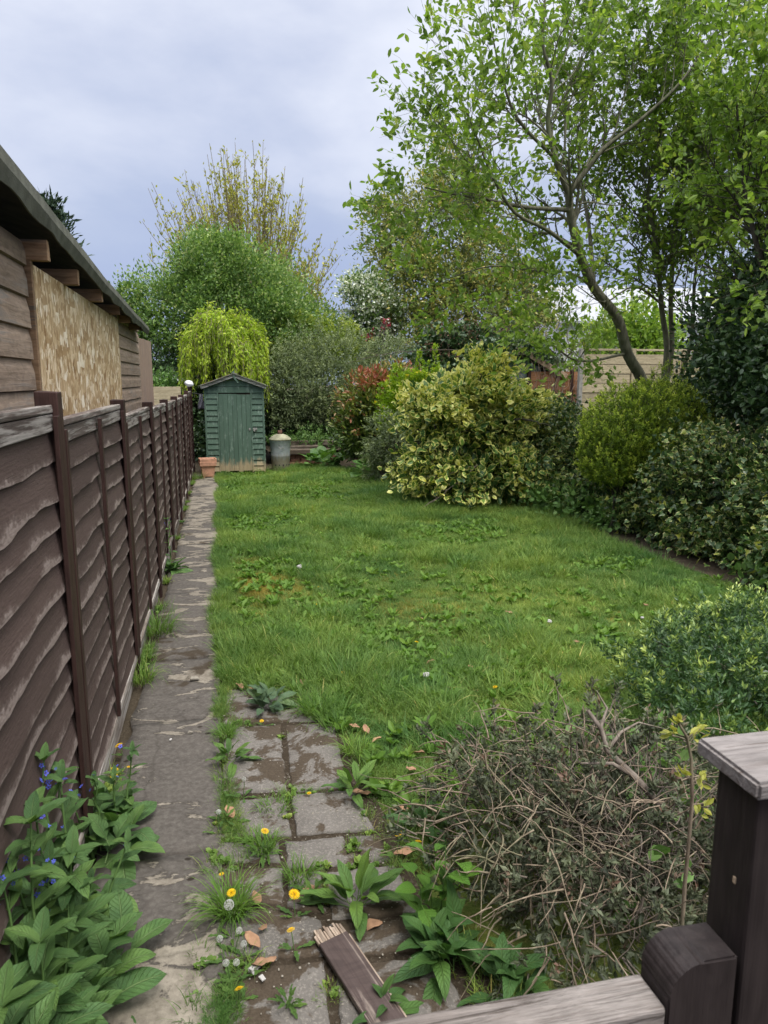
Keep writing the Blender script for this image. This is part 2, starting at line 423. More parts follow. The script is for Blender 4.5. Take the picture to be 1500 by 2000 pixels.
def bigleafmat(name, base, light, vein, spots=0.0, yell=.0, rough=.5):
    """broad leaf with midrib, side veins and quilted relief; lu = across (-1..1), lv = along (0..1)"""
    a = Mat(name)
    lu, lv = a.attr('lu'), a.attr('lv')
    au = a.math('ABSOLUTE', lu)
    ph = a.math('SUBTRACT', a.math('MULTIPLY', lv, 9.0), a.math('MULTIPLY', au, 2.2))
    fr = a.math('ABSOLUTE', a.math('SUBTRACT', a.math('FRACT', ph), .5))
    side = a.ramp(fr, [(0., 1.), (.10, 0.)])
    mid = a.ramp(au, [(0.02, 1.), (.09, 0.)])
    ve = a.math('MAXIMUM', mid, a.math('MULTIPLY', side, .55))
    n = a.noise(a.pos(), 14, 3); n2 = a.noise(a.pos(obj=True), 55, 3)
    c = a.mix(a.ramp(n, [(.3, 0.), (.7, 1.)]), base, light)
    ir = a.instrnd()
    c = a.mix(.75, c, a.mix(1., c, a.ramp(ir, [(0, (.70, .78, .85)), (.6, (1., 1., 1.)), (1., (1.35, 1.22, .95))]), 'MULTIPLY'))
    c = a.mix(a.math('MULTIPLY', ve, .6), c, vein)
    if yell: c = a.mix(a.math('MULTIPLY', a.ramp(a.math('ADD', au, a.math('MULTIPLY', n2, .3)), [(1.0, 0.), (1.12, 1.)]), yell), c, (.33, .36, .06))
    if spots:
        sp = a.vor(a.pos(obj=True), 110); c = a.mix(a.math('MULTIPLY', a.ramp(sp, [(.10, 1.), (.2, 0.)]), spots), c, (.45, .5, .36))
    h = a.math('ADD', a.math('MULTIPLY', ve, -1.), a.math('MULTIPLY', n2, .5))
    return a.done(c, rough, a.bump(h, .9, .006), .4, 0, .25, a.mix(1., c, (1.1, 1.2, .6), 'MULTIPLY'))
BL = {
    'alkanet': bigleafmat('alkanet_leaf', (.062, .138, .036), (.12, .225, .06), (.23, .33, .13), .3, .7),
    'comfrey': bigleafmat('comfrey_leaf', (.045, .115, .025), (.085, .18, .04), (.16, .27, .08), 0, .2),
    'foxglove': bigleafmat('grey_green_broad_leaf', (.085, .15, .075), (.13, .20, .10), (.2, .28, .15), .1, .1, .7),
    'dock': bigleafmat('dock_leaf', (.075, .16, .03), (.13, .24, .05), (.2, .3, .09), 0, .2),
    'bergenia': bigleafmat('bergenia_leaf', (.07, .16, .035), (.12, .24, .05), (.2, .33, .1), 0, 0, .35),
    'honesty': bigleafmat('bright_heart_leaf', (.08, .19, .02), (.12, .26, .03), (.2, .34, .07), 0, 0, .45),
}
def simple(name, color, rough=.7, var=.25, scale=8, spec=.25, metal=0.0, bump=.2, bscale=60, trans=0):
    a = Mat(name)
    n = a.noise(a.pos(), scale, 4)
    c = a.mix(1., color, a.ramp(n, [(.3, 1 - var), (.7, 1 + var)]), 'MULTIPLY')
    return a.done(c, rough, a.bump(a.noise(a.pos(), bscale, 3), bump, .005), spec, metal, trans)
def barkmat(name, c1, c2, scale=20):
    a = Mat(name)
    v = a.pos(scale=(1, 1, .25)); n = a.noise(v, scale, 5, .6); n2 = a.noise(a.pos(), 3, 3)
    c = a.mix(a.ramp(n, [(.35, 0.), (.65, 1.)]), c1, c2)
    c = a.mix(a.ramp(n2, [(.5, 0.), (.7, .6)]), c, (.11, .13, .06))
    return a.done(c, .85, a.bump(n, .6, .01), .15)
BK = {
    'tree': barkmat('tree_bark', (.085, .08, .055), (.20, .195, .135)),
    'dark': barkmat('dark_bark', (.035, .03, .024), (.09, .08, .06)),
    'tan': barkmat('tan_twig_bark', (.11, .08, .058), (.29, .23, .165), 30),
    'greytwig': barkmat('grey_twig_bark', (.11, .088, .07), (.24, .20, .165), 40),
    'budtwig': barkmat('bud_twig_bark', (.20, .16, .11), (.33, .27, .18), 20),
}
# ------------------------------------------------------------------ built-surface materials
def mk_slat():
    a = Mat('stained_slat')
    e, r = a.attr('edge'), a.instrnd()
    g = a.noise(a.pos(scale=(1, .5, 9)), 14, 5, .65)
    big = a.noise(a.pos(scale=(1, .5, 1.0)), 6.0, 4); fine = a.noise(a.pos(scale=(1, 1, 2)), 42, 3)
    c = a.mix(g, (.052, .034, .029), (.095, .065, .056))
    c = a.mix(1., c, a.ramp(r, [(0, .82), (1, 1.25)]), 'MULTIPLY')
    wv = a.math('ADD', a.math('MULTIPLY', big, 1.5), a.math('MULTIPLY', fine, .45))
    wv = a.math('SUBTRACT', wv, a.math('MULTIPLY', e, 1.6))
    wv = a.math('ADD', wv, a.math('MULTIPLY', r, .14))
    f = a.ramp(wv, [(.74, 0.), (.90, .22), (1.08, .7)])
    c = a.mix(f, c, a.mix(fine, (.17, .125, .105), (.36, .30, .27)))
    return a.done(c, .8, a.bump(a.math('ADD', g, fine), .5, .004), .2)
def mk_wood(name, c1, c2, axis='y', rough=.75, gs=10, worn=None, wornlo=.55, inst=.25, bump=.5, obj=False):
    a = Mat(name)
    sc = {'x': (.05, 1, 1), 'y': (1, .05, 1), 'z': (1, 1, .05)}[axis]
    g = a.ramp(a.noise(a.pos(scale=sc, obj=obj), gs * 6, 5, .65, .4), [(.28, 0.), (.72, 1.)]); big = a.noise(a.pos(scale=tuple(.3 if v < 1 else 1 for v in sc), obj=obj), 5 if not obj else 16, 4)
    knot = a.noise(a.pos(scale=tuple(.35 if v < 1 else 1 for v in sc)), 18, 2, .5, 2.)
    c = a.mix(g, c1, c2)
    c = a.mix(.5, c, a.mix(1., c, a.ramp(knot, [(.35, .7), (.6, 1.2)]), 'MULTIPLY'))
    c = a.mix(1., c, a.ramp(a.instrnd(), [(0, 1 - inst), (1, 1 + inst)]), 'MULTIPLY')
    if worn is not None:
        f = a.ramp(a.math('ADD', a.math('MULTIPLY', big, .7), a.math('MULTIPLY', g, .45)), [(wornlo, 0.), (wornlo + .14, .9)])
        c = a.mix(f, c, worn)
    return a.done(c, rough, a.bump(a.math('ADD', g, a.math('MULTIPLY', knot, .6)), bump, .004), .2)
def mk_osb():
    a = Mat('strand_board')
    cols = []
    h = None
    for k, (rx, sc) in enumerate(((.35, 1.), (-.9, 1.15), (1.2, .9))):
        v = a.new('ShaderNodeTexVoronoi', {'Vector': a.pos(rot=(rx, 0, 0), scale=(1, 12 * sc, 15 * sc), loc=(0, k * 3.3, k)), 'Scale': 1.0}, feature='F1')
        col = a.ramp(a.new('ShaderNodeSeparateColor', {'Color': v.outputs['Color']}).outputs[0], [(0, (.27, .16, .07)), (.22, (.42, .28, .145)), (.6, (.56, .41, .24)), (.8, (.70, .55, .36)), (1, (.88, .78, .62))])
        cols.append(col); h = v.outputs['Distance'] if h is None else h
    n1, n2 = a.noise(a.pos(scale=(1, 2.5, 1)), 9, 3), a.noise(a.pos(scale=(1, 2.5, 1), loc=(0, 5, 2)), 11, 3)
    c = a.mix(a.ramp(n1, [(.47, 0.), (.53, 1.)]), cols[0], cols[1])
    c = a.mix(a.ramp(n2, [(.5, 0.), (.56, 1.)]), c, cols[2])
    fine = a.noise(a.pos(scale=(1, 1, .12)), 160, 2)
    c = a.mix(.4, c, a.mix(1., c, a.ramp(fine, [(.3, .7), (.7, 1.25)]), 'MULTIPLY'))
    return a.done(c, .7, a.bump(a.math('ADD', h, n1), .5, .004), .2)
def mk_path():
    a = Mat('worn_concrete')
    p = a.pos()
    big = a.noise(p, 2.1, 5, .6, .5); med = a.noise(a.pos(scale=(1, 1.8, 1), loc=(4, 1, 0)), 3.0, 5, .62, .8); fine = a.noise(p, 42, 4, .7); mid = a.noise(p, 11, 5, .7)
    base = a.mix(mid, (.046, .040, .035), (.115, .101, .088))
    base = a.mix(a.ramp(fine, [(.42, 0.), (.7, .55)]), base, (.17, .155, .135))
    pale = a.mix(a.ramp(a.math('ADD', a.math('MULTIPLY', mid, .6), a.math('MULTIPLY', fine, .4)), [(.35, 0.), (.65, 1.)]), (.15, .128, .10), (.34, .30, .24))
    y = a.new('ShaderNodeSeparateXYZ', {'Vector': p}).outputs['Y']
    far = a.new('ShaderNodeMapRange', {'Value': y, 'From Min': 5.0, 'From Max': 11.5}).outputs[0]
    near = a.new('ShaderNodeMapRange', {'Value': y, 'From Min': 2.55, 'From Max': 1.9}).outputs[0]
    s = a.math('ADD', a.math('ADD', med, a.math('MULTIPLY', far, .13)), a.math('MULTIPLY', near, .13))
    s = a.math('ADD', s, a.math('MULTIPLY', a.math('SUBTRACT', fine, .5), .10)); f = a.ramp(s, [(.575, 0.), (.615, .8)])
    c = a.mix(f, base, pale)
    rim = a.ramp(s, [(.555, 0.), (.58, .55), (.60, 0.)])
    c = a.mix(rim, c, (.035, .03, .025))
    moss = a.math('ADD', a.noise(a.pos(loc=(2.3, 8, 1)), 1.35, 4, .6, .6), a.math('MULTIPLY', a.math('SUBTRACT', mid, .5), .25))
    c = a.mix(a.ramp(moss, [(.64, 0.), (.69, .9)]), c, (.042, .030, .018))
    pit = a.math('ADD', a.vor(a.pos(scale=(1, 1.3, 1)), 9.0), a.math('MULTIPLY', a.ramp(a.noise(a.pos(loc=(9, 1, 0)), 1.1, 3), [(.42, 1.), (.62, 0.)]), .6)); c = a.mix(a.ramp(pit, [(.10, .9), (.17, 0.)]), c, (.022, .016, .011))
    ck = a.ramp(a.vor(a.mix(.12, a.pos(loc=(.3, .2, 0)), a.new('ShaderNodeTexNoise', {'Vector': p, 'Scale': 6.0}).outputs['Color']), .8, 'DISTANCE_TO_EDGE'), [(.0, 1.), (.006, 0.)]); c = a.mix(a.math('MULTIPLY', ck, .35), c, (.03, .025, .02))
    return a.done(c, .88, a.bump(a.math('ADD', a.math('MULTIPLY', f, .5), a.math('MULTIPLY', fine, .5)), .8, .01), .2)
def mk_stone():
    a = Mat('paving_stone_grit')
    p = a.pos()
    fine = a.noise(p, 95, 3, .7); mid = a.noise(p, 9, 5, .65); sp = a.vor(p, 130)
    c = a.mix(mid, (.085, .077, .069), (.165, .15, .134))
    c = a.mix(1., c, a.ramp(a.instrnd(), [(0, .8), (1, 1.22)]), 'MULTIPLY')
    c = a.mix(a.ramp(fine, [(.5, 0.), (.75, .6)]), c, (.33, .30, .26))
    lich = a.noise(a.pos(loc=(3, 2, 9)), 6.5, 5, .7)
    c = a.mix(a.ramp(lich, [(.66, 0.), (.72, .8)]), c, (.44, .43, .40))
    moss = a.noise(a.pos(loc=(1, 5, 2)), 4.2, 5, .7, .5)
    c = a.mix(a.ramp(moss, [(.50, 0.), (.545, .92)]), c, a.mix(fine, (.028, .019, .011), (.085, .062, .04)))
    return a.done(c, .9, a.bump(a.math('ADD', fine, a.math('MULTIPLY', moss, .8)), .8, .006), .2)
def mk_soil(name, c1, c2, c3):
    a = Mat(name)
    p = a.pos(); n = a.noise(p, 6, 5, .65); f = a.noise(p, 60, 4, .7)
    c = a.mix(n, c1, c2); c = a.mix(a.ramp(f, [(.55, 0.), (.7, .7)]), c, c3)
    return a.done(c, .95, a.bump(a.math('ADD', n, f), .9, .02), .1)
def mk_lawnbase():
    a = Mat('lawn_thatch')
    p = a.pos(); n = a.noise(p, 1.3, 4, .6); f = a.noise(p, 50, 4, .7)
    c = a.mix(n, (.042, .072, .014), (.10, .125, .028)); c = a.mix(a.ramp(f, [(.5, 0.), (.75, .7)]), c, (.20, .18, .06))
    m = a.noise(a.pos(loc=(1.5, 1, 0)), .9, 4, .6)
    c = a.mix(a.ramp(m, [(.52, 0.), (.64, .7)]), c, (.22, .19, .035))
    return a.done(c, .95, a.bump(f, .8, .02), .1)
def mk_shedpaint(name, axis):
    a = Mat(name)
    p = a.pos(); sc = (1, 1, .06) if axis == 'z' else (.06, 1, 1)
    g = a.noise(a.pos(scale=sc), 55, 5, .65); mid = a.noise(a.pos(scale=(1, 1, .45)), 7, 4)
    z = a.new('ShaderNodeSeparateXYZ', {'Vector': p}).outputs['Z']
    c = a.mix(mid, (.060, .104, .074), (.092, .146, .110))
    c = a.mix(1., c, a.ramp(a.instrnd(), [(0, .9), (1, 1.12)]), 'MULTIPLY')
    dust = a.ramp(a.noise(a.pos(scale=(1, 1, .3)), 16, 4, .7), [(.54, 0.), (.72, .6)])
    c = a.mix(dust, c, (.26, .33, .28))
    zz = a.math('ADD', z, a.math('MULTIPLY', a.math('SUBTRACT', a.noise(a.pos(scale=(1, 1, .18)), 17, 4, .7), .5), .55))
    peel = a.ramp(zz, [(.16, 1.), (.30, 0.)])
    wood = a.mix(g, (.20, .15, .08), (.48, .39, .25))
    c = a.mix(peel, c, wood)
    return a.done(c, .7, a.bump(a.math('ADD', g, peel), .35, .004), .25)
def mk_bin():
    a = Mat('galvanised_steel')
    p = a.pos(obj=True); z = a.new('ShaderNodeSeparateXYZ', {'Vector': p}).outputs['Z']
    n = a.noise(p, 9, 4, .6); st = a.noise(a.pos(obj=True, scale=(1, 1, .12)), 26, 4)
    c = a.mix(n, (.26, .29, .30), (.44, .47, .48))
    zz = a.math('ADD', z, a.math('MULTIPLY', a.math('SUBTRACT', st, .5), .28))
    c = a.mix(a.ramp(zz, [(.22, .9), (.38, 0.)]), c, a.mix(n, (.17, .14, .09), (.30, .26, .18)))
    c = a.mix(a.ramp(a.noise(p, 20, 3), [(.66, 0.), (.72, .6)]), c, (.16, .09, .05))
    return a.done(c, .55, a.bump(n, .15, .01), .4, .35)
MT = {
    'slat': mk_slat(), 'osb': mk_osb(), 'path': mk_path(), 'stone': mk_stone(), 'lawn': mk_lawnbase(),
    'ground': mk_soil('garden_soil', (.045, .036, .025), (.09, .07, .048), (.16, .13, .09)),
    'bed': mk_soil('mossy_soil', (.030, .022, .014), (.070, .054, .038), (.19, .165, .13)),
    'paint_v': mk_shedpaint('green_paint_door', 'z'), 'paint_h': mk_shedpaint('green_paint_board', 'x'),
    'bin': mk_bin(),
    'post': mk_wood('dark_stained_post', (.026, .013, .011), (.056, .030, .025), 'z', .6, 8, (.12, .085, .07), .78, .2, .35),
    'cap': mk_wood('fence_cap', (.07, .052, .045), (.13, .105, .092), 'y', .85, 8, (.30, .275, .25), .52),
    'gravelb': mk_wood('gravel_board_wood', (.14, .115, .095), (.26, .22, .19), 'y', .85, 8, (.40, .37, .34), .55),
    'plank': mk_wood('weathered_cladding', (.20, .145, .105), (.36, .275, .21), 'y', .8, 7, (.22, .19, .165), .62, .22),
    'rafter': mk_wood('rafter_wood', (.17, .10, .055), (.38, .25, .15), 'x', .8, 7, (.10, .085, .07), .58, .3),
    'ply': mk_wood('reddish_ply', (.27, .185, .14), (.36, .26, .20), 'z', .8, 5, (.25, .2, .18), .6),
    'felt': simple('roof_felt', (.125, .128, .105), .9, .3, 9, .1, 0, .5, 120),
    'tile': simple('roof_edge_tile', (.14, .075, .055), .9, .35, 9, .1),
    'soffit': simple('dark_soffit', (.055, .045, .035), .9, .3, 9, .1),
    'terra': simple('terracotta', (.50, .27, .18), .85, .25, 14, .15),
    'gate': mk_wood('dark_gate_paint', (.016, .012, .012), (.032, .025, .024), 'z', .55, 6, (.10, .08, .055), .86, .12, .3),
    'rail': mk_wood('bare_weathered_rail', (.13, .105, .09), (.40, .365, .34), 'x', .9, 22, (.055, .042, .034), .60, .1, 1.),
    'capx': mk_wood('bare_weathered_cap', (.16, .142, .134), (.33, .30, .287), 'x', .9, 16, (.10, .08, .07), .66, .1, .8),
    'board': mk_wood('dark_loose_board', (.050, .034, .031), (.085, .062, .056), 'x', .6, 8, (.24, .195, .165), .67, .05, .5, True),
    'rawend': mk_wood('split_raw_wood', (.17, .12, .085), (.36, .29, .23), 'y', .9, 8),
    'lighttimber': mk_wood('pale_fence_panel', (.30, .25, .155), (.44, .38, .25), 'x', .8, 6, None, .5, .15),
    'brownpanel': mk_wood('orange_brown_panel', (.20, .095, .045), (.33, .17, .085), 'x', .85, 6, None, .5, .2),
    'concrete': simple('concrete_post_grey', (.30, .29, .26), .9, .2, 14, .15),
    'render': simple('white_render', (.62, .63, .66), .85, .06, 4, .2),
    'slate': simple('slate_roof', (.34, .35, .38), .7, .2, 8, .3),
    'glass': simple('window_glass', (.12, .15, .19), .1, .05, 4, .6, 0, 0),
    'whiteframe': simple('white_frame', (.75, .75, .76), .5, .05, 5, .4),
    'greyshed': mk_wood('grey_green_cladding', (.095, .125, .115), (.145, .18, .165), 'x', .8, 6, None, .5, .12),
    'barge': mk_wood('pale_barge_board', (.30, .21, .13), (.48, .37, .26), 'x', .8, 6, None, .5, .1),
    'shedbarge': mk_wood('peeling_barge_board', (.17, .165, .14), (.30, .30, .27), 'x', .85, 6, (.55, .53, .48), .52, .1),
    'sleeper': mk_wood('old_sleeper', (.075, .055, .04), (.17, .135, .10), 'x', .9, 6, (.22, .19, .15), .6),
    'brick': simple('old_brick', (.22, .115, .08), .9, .35, 11, .1, 0, .5),
    'bag': simple('white_polythene', (.78, .79, .80), .35, .08, 20, .5, 0, .3, 30, .2),
    'greyrag': simple('grey_cloth', (.17, .17, .20), .9, .2, 14, .1),
    'metal': simple('dull_steel', (.30, .29, .27), .45, .2, 30, .5, .6),
    'deadleaf': simple('fallen_leaf_brown', (.34, .20, .12), .8, .4, 18, .2, 0, .4, 60, .15),
    'feather': simple('white_feather', (.50, .48, .46), .8, .1, 30, .2, 0, .2, 60, .2),
    'stem': simple('green_stem', (.10, .18, .05), .6, .2, 20, .3, 0, .1, 60, .1),
    'yellow': simple('dandelion_yellow', (.80, .52, .01), .6, .12, 80, .2, 0, .3, 200, .2),
    'fluff': simple('seed_fluff', (.62, .62, .58), .9, .1, 60, .1, 0, 0, 60, .3),
    'blue': simple('alkanet_blue', (.12, .15, .70), .6, .15, 60, .2, 0, 0, 60, .2),
    'pebble': simple('pale_mortar_chip', (.26, .235, .195), .9, .25, 30, .15),
    'cable': simple('black_cable', (.03, .03, .035), .6, .1, 10, .3),
}

# ------------------------------------------------------------------ setting: ground, lawn, path, paving
def sheet(name, pts, z, mat, kind='structure', sub=0):
    bm = bmesh.new(); bm.faces.new([bm.verts.new((x, y, z)) for x, y in pts])
    o = bm_obj(name, bm, mat); o['kind'] = kind
    return o
sheet('ground', [(-160, -60), (160, -60), (160, 260), (-160, 260)], -0.02, MT['ground'])
LAWN = [(-.03, 4.35), (.30, 4.15), (.62, 3.5), (.60, 3.0), (.66, 2.6), (.74, 1.3), (2.6, 1.2), (4.3, 3.2), (4.55, 5.2), (4.45, 6.4), (4.35, 7.6), (4.55, 8.6), (4.75, 10.8), (3.6, 12.6),
        (3.1, 14.0), (2.6, 15.2), (1.7, 15.9), (.9, 15.45), (.9, 15.0), (-.03, 15.0)]
sheet('lawn', LAWN, -0.006, MT['lawn'])
rng0 = np.random.default_rng(5)
pth = empty('concrete_path', (0, 0, 0)); pth['kind'] = 'structure'
ys = [0.4, 1.55, 2.75, 3.95, 4.9, 5.75, 6.5, 7.4, 8.5, 9.6, 10.9, 12.1, 13.35, 14.05, 14.95]
random.seed(3)
for i, (y0, y1) in enumerate(zip(ys, ys[1:])):
    bm = bmesh.new()
    nx, ny = 8, max(6, int((y1 - y0) / .06))
    grid = []
    for j in range(ny + 1):
        row = []
        for k in range(nx + 1):
            x = -.535 + .47 * k / nx; y = y0 + .006 + (y1 - y0 - .012) * j / ny
            z = .018 + .006 * mnoise.noise(Vector((x * 5, y * 4, i))) + .004 * mnoise.noise(Vector((x * 17, y * 15, 3)))
            if k in (0, nx): x += (.018 if k == nx else .03) * mnoise.noise(Vector((k * 3.1, y * 5.5, .7))); z -= .006
            if j in (0, ny): z -= .004; y += .01 * mnoise.noise(Vector((x * 14, i * 2.2, j)))
            row.append(bm.verts.new((x, y, z + (i % 3 - 1) * .003)))
        grid.append(row)
    for j in range(ny):
        for k in range(nx): bm.faces.new((grid[j][k], grid[j][k + 1], grid[j + 1][k + 1], grid[j + 1][k]))
    ring = [grid[0][k] for k in range(nx + 1)] + [grid[j][nx] for j in range(1, ny + 1)] + [grid[ny][k] for k in range(nx - 1, -1, -1)] + [grid[j][0] for j in range(ny - 1, 0, -1)]
    low = [bm.verts.new((v.co.x, v.co.y, -.06)) for v in ring]
    n = len(ring)
    for k in range(n): bm.faces.new((ring[k], low[k], low[(k + 1) % n], ring[(k + 1) % n]))
    bm_obj('path_slab', bm, MT['path'], pth, True)
# irregular paving beside the path
pav = empty('paving', (0, 0, 0)); pav['kind'] = 'structure'
bedo = sheet('paving_bed', [(-.06, .6), (.86, .6), (.80, 1.8), (.66, 2.3), (.62, 2.9), (.56, 3.6), (.50, 4.2), (-.06, 4.4)], .004, MT['bed'])
STONES = [
    [(438, 1350), (640, 1342), (652, 1410), (436, 1416)],
    [(438, 1423), (548, 1417), (560, 1548), (434, 1554)], [(557, 1416), (654, 1414), (678, 1540), (569, 1548)],
    [(428, 1566), (558, 1559), (570, 1636), (420, 1640)], [(568, 1557), (694, 1547), (732, 1626), (580, 1635)],
    [(418, 1650), (546, 1648), (550, 1688), (412, 1690)], [(556, 1648), (670, 1637), (704, 1694), (560, 1700)], [(679, 1637), (738, 1631), (766, 1684), (713, 1692)],
    [(410, 1700), (554, 1698), (554, 1768), (402, 1774)], [(564, 1708), (626, 1706), (638, 1790), (560, 1778)], [(636, 1708), (770, 1694), (824, 1790), (648, 1800)],
    [(398, 1786), (556, 1781), (628, 1802), (634, 1872), (388, 1890)], [(641, 1811), (828, 1799), (856, 1864), (652, 1878)],
    [(386, 1900), (634, 1882), (648, 2030), (366, 2040)], [(655, 1889), (862, 1874), (904, 1960), (916, 2060), (668, 2060)],
]
for i, st in enumerate(STONES):
    P = [gnd(*p)[:2] for p in st]
    c = sum(P) / len(P)
    out_ = []
    for a_, b_ in zip(P, P[1:] + P[:1]):
        L = np.linalg.norm(b_ - a_); m = max(3, int(L / .025))
        for j in range(m):
            q = a_ + (b_ - a_) * j / m
            q = c + (q - c) * 1.02; q = q + (c - q) / np.linalg.norm(c - q) * (.001 + .012 * (mnoise.noise(Vector((q[0] * 22, q[1] * 22, i))) + .4))
            out_.append(q)
    bm = bmesh.new(); h = .010 + .006 * random.random()
    tl = (random.uniform(-.012, .012), random.uniform(-.012, .012))
    def zz(q): return h + tl[0] * (q[0] - c[0]) + tl[1] * (q[1] - c[1]) + .003 * mnoise.noise(Vector((q[0] * 9, q[1] * 9, 2)))
    R0 = [bm.verts.new((q[0], q[1], -.03)) for q in out_]
    R1 = [bm.verts.new((q[0], q[1], zz(q) - .006)) for q in out_]
    R2 = [bm.verts.new((*(q + (c - q) * .05), zz(q))) for q in out_]
    R3 = [bm.verts.new((*(q + (c - q) * .55), zz(q) + .002 * mnoise.noise(Vector((q[0] * 14, q[1] * 14, 5))))) for q in out_]
    n = len(out_)
    for A, B in ((R0, R1), (R1, R2), (R2, R3)):
        for k in range(n): bm.faces.new((A[k], A[(k + 1) % n], B[(k + 1) % n], B[k]))
    ct = bm.verts.new((c[0], c[1], h))
    for k in range(n): bm.faces.new((R3[k], R3[(k + 1) % n], ct))
    bm_obj('paving_stone', bm, MT['stone'], pav, True)
# gravel crumbs in the paving joints
Vg, Fg = [], []
ico = bmesh.new(); bmesh.ops.create_icosphere(ico, subdivisions=1, radius=1); iv = np.array([v.co[:] for v in ico.verts]); ifc = np.array([[v.index for v in f.verts] for f in ico.faces]); ico.free()
m = 520
gp = np.stack([rng0.uniform(-.05, .62, m), rng0.uniform(1.75, 4.2, m), np.full(m, .016)], 1); gs_ = rng0.uniform(.0015, .0045, m)
V = gp[:, None] + iv[None] * gs_[:, None, None] * np.array([1, 1, .6]) * rng0.uniform(.7, 1.3, (m, 1, 3)); F = (np.arange(m)[:, None, None] * len(iv) + ifc[None]).reshape(-1, 3)
build('gravel', V.reshape(-1, 3), F, MT['pebble'], None, None, False, 'stuff')

# ------------------------------------------------------------------ left fence
fence = empty('fence', (-.6, 0, 0), 'long dark brown panel fence running along the concrete path', 'fence')
FX = -.6
PY = [-.8, 1.04, 2.87, 4.70, 6.55, 8.43, 10.25, 12.1, 13.9, 15.72]
PT = [1.8, 1.80, 1.81, 1.735, 1.67, 1.64, 1.635, 1.62, 1.66, 1.72]
TOP = [1.76, 1.755, 1.70, 1.625, 1.60, 1.585, 1.575, 1.58, 1.62]
def fbox(name, x0, x1, y0, y1, z0, z1, mat, bev=.003, jit=0.0, parent=None, rot=None):
    return box(name, ((x0 + x1) / 2 - FX, (y0 + y1) / 2, (z0 + z1) / 2), (x1 - x0, y1 - y0, z1 - z0), mat, parent or fence, bev, rot, jit)
for i, (y, t) in enumerate(zip(PY, PT)):
    fbox('post', FX - .038, FX + .040, y - .038, y + .038, -.05, t, MT['post'], .004, .003, rot=Matrix.Rotation(random.uniform(-.006, .006), 3, 'X'))
rs = np.random.default_rng(21)
for i in range(len(PY) - 1):
    y0, y1, top = PY[i] + .042, PY[i + 1] - .042, TOP[i]
    pn = fbox('panel', FX - .022, FX - .014, y0, y1, .16, top - .01, MT['slat'], 0)          # backing frame face of the panel
    pn.data.materials[0] = MT['post']
    L = y1 - y0; oz = pn.location
    def sub(name, *a, **k):
        o = fbox(name, *a, parent=pn, **k); o.location = Vector(o.location) - oz; return o
    sub('cap_rail', FX - .028, FX + .024, y0, y1, top - .022, top + .006, MT['cap'], bev=.004, jit=.004)
    sub('cap_rail', FX + .006, FX + .020, y0 + .003, y1 - .003, top - .085, top - .024, MT['cap'], bev=.003, jit=.002)
    nsl = 13
    z1, z0 = top - .07, .165
    pit = (z1 - z0) / nsl
    nseg = 26 if i < 4 else 12
    for s in range(nsl):
        t = np.linspace(0, 1, nseg + 1); yy = y0 + L * t - y0
        ph, fr = rs.uniform(0, 6.28), rs.uniform(1.2, 3.2)
        wv = .005 * np.sin(fr * 2 * pi * t + ph) + .0035 * np.sin(fr * 4.7 * t + ph * 2) + rs.normal(0, .0022, nseg + 1) + rs.normal(0, .005)
        if rs.random() < .5: wv += rs.choice([-1, 1]) * .018 * np.exp(-((t - rs.uniform(.1, .9)) / .11) ** 2)
        zb = z0 + s * pit - .012 + wv; zt = z0 + (s + 1) * pit + .018
        bow = .002 * np.sin(2 * pi * t * rs.uniform(.7, 2) + ph) + rs.normal(0, .0018)
        rows = [(FX + .0015 + bow * .3, np.full(nseg + 1, zt), 1.0), (FX + .012 + bow * .6, zb * .5 + zt * .5, .5), (FX + .0215 + bow, zb + .012, .08), (FX + .0225 + bow, zb + .002, 0.), (FX + .004 + bow, zb - .001, 0.)]
        V = np.concatenate([np.stack([np.broadcast_to(x_, (nseg + 1,)) - FX, yy, z_ - 0.], 1) for x_, z_, e_ in rows])
        E = np.concatenate([np.full(nseg + 1, e_) for _, _, e_ in rows])
        a = np.arange(nseg); F = np.concatenate([np.stack([r_ * (nseg + 1) + a, (r_ + 1) * (nseg + 1) + a, (r_ + 1) * (nseg + 1) + a + 1, r_ * (nseg + 1) + a + 1], 1) for r_ in range(4)])
        o = build('slat', V, F, MT['slat'], pn, {'edge': E}, False)
        o.location = Vector((0, y0, 0)) - oz
    for yb, wd in ((y0 + .022, .036), ((y0 + y1) / 2 - .02, .036), (y1 - .022, .036)):
        if i == 1 and yb < y1 - .5: continue
        sub('batten', FX + .0265, FX + .043, yb - wd / 2, yb + wd / 2, .16, top - .03, MT['post'], bev=.002, rot=Matrix.Rotation(random.uniform(-.004, .004), 3, 'X'))
    sub('bottom_rail', FX + .002, FX + .030, y0, y1, .115, .158, MT['gravelb'], bev=.003, jit=.004)
    fbox('gravel_board', FX - .012, FX + .012, y0 - .002, y1 + .002, -.04, .112, MT['gravelb'], .003, .003)

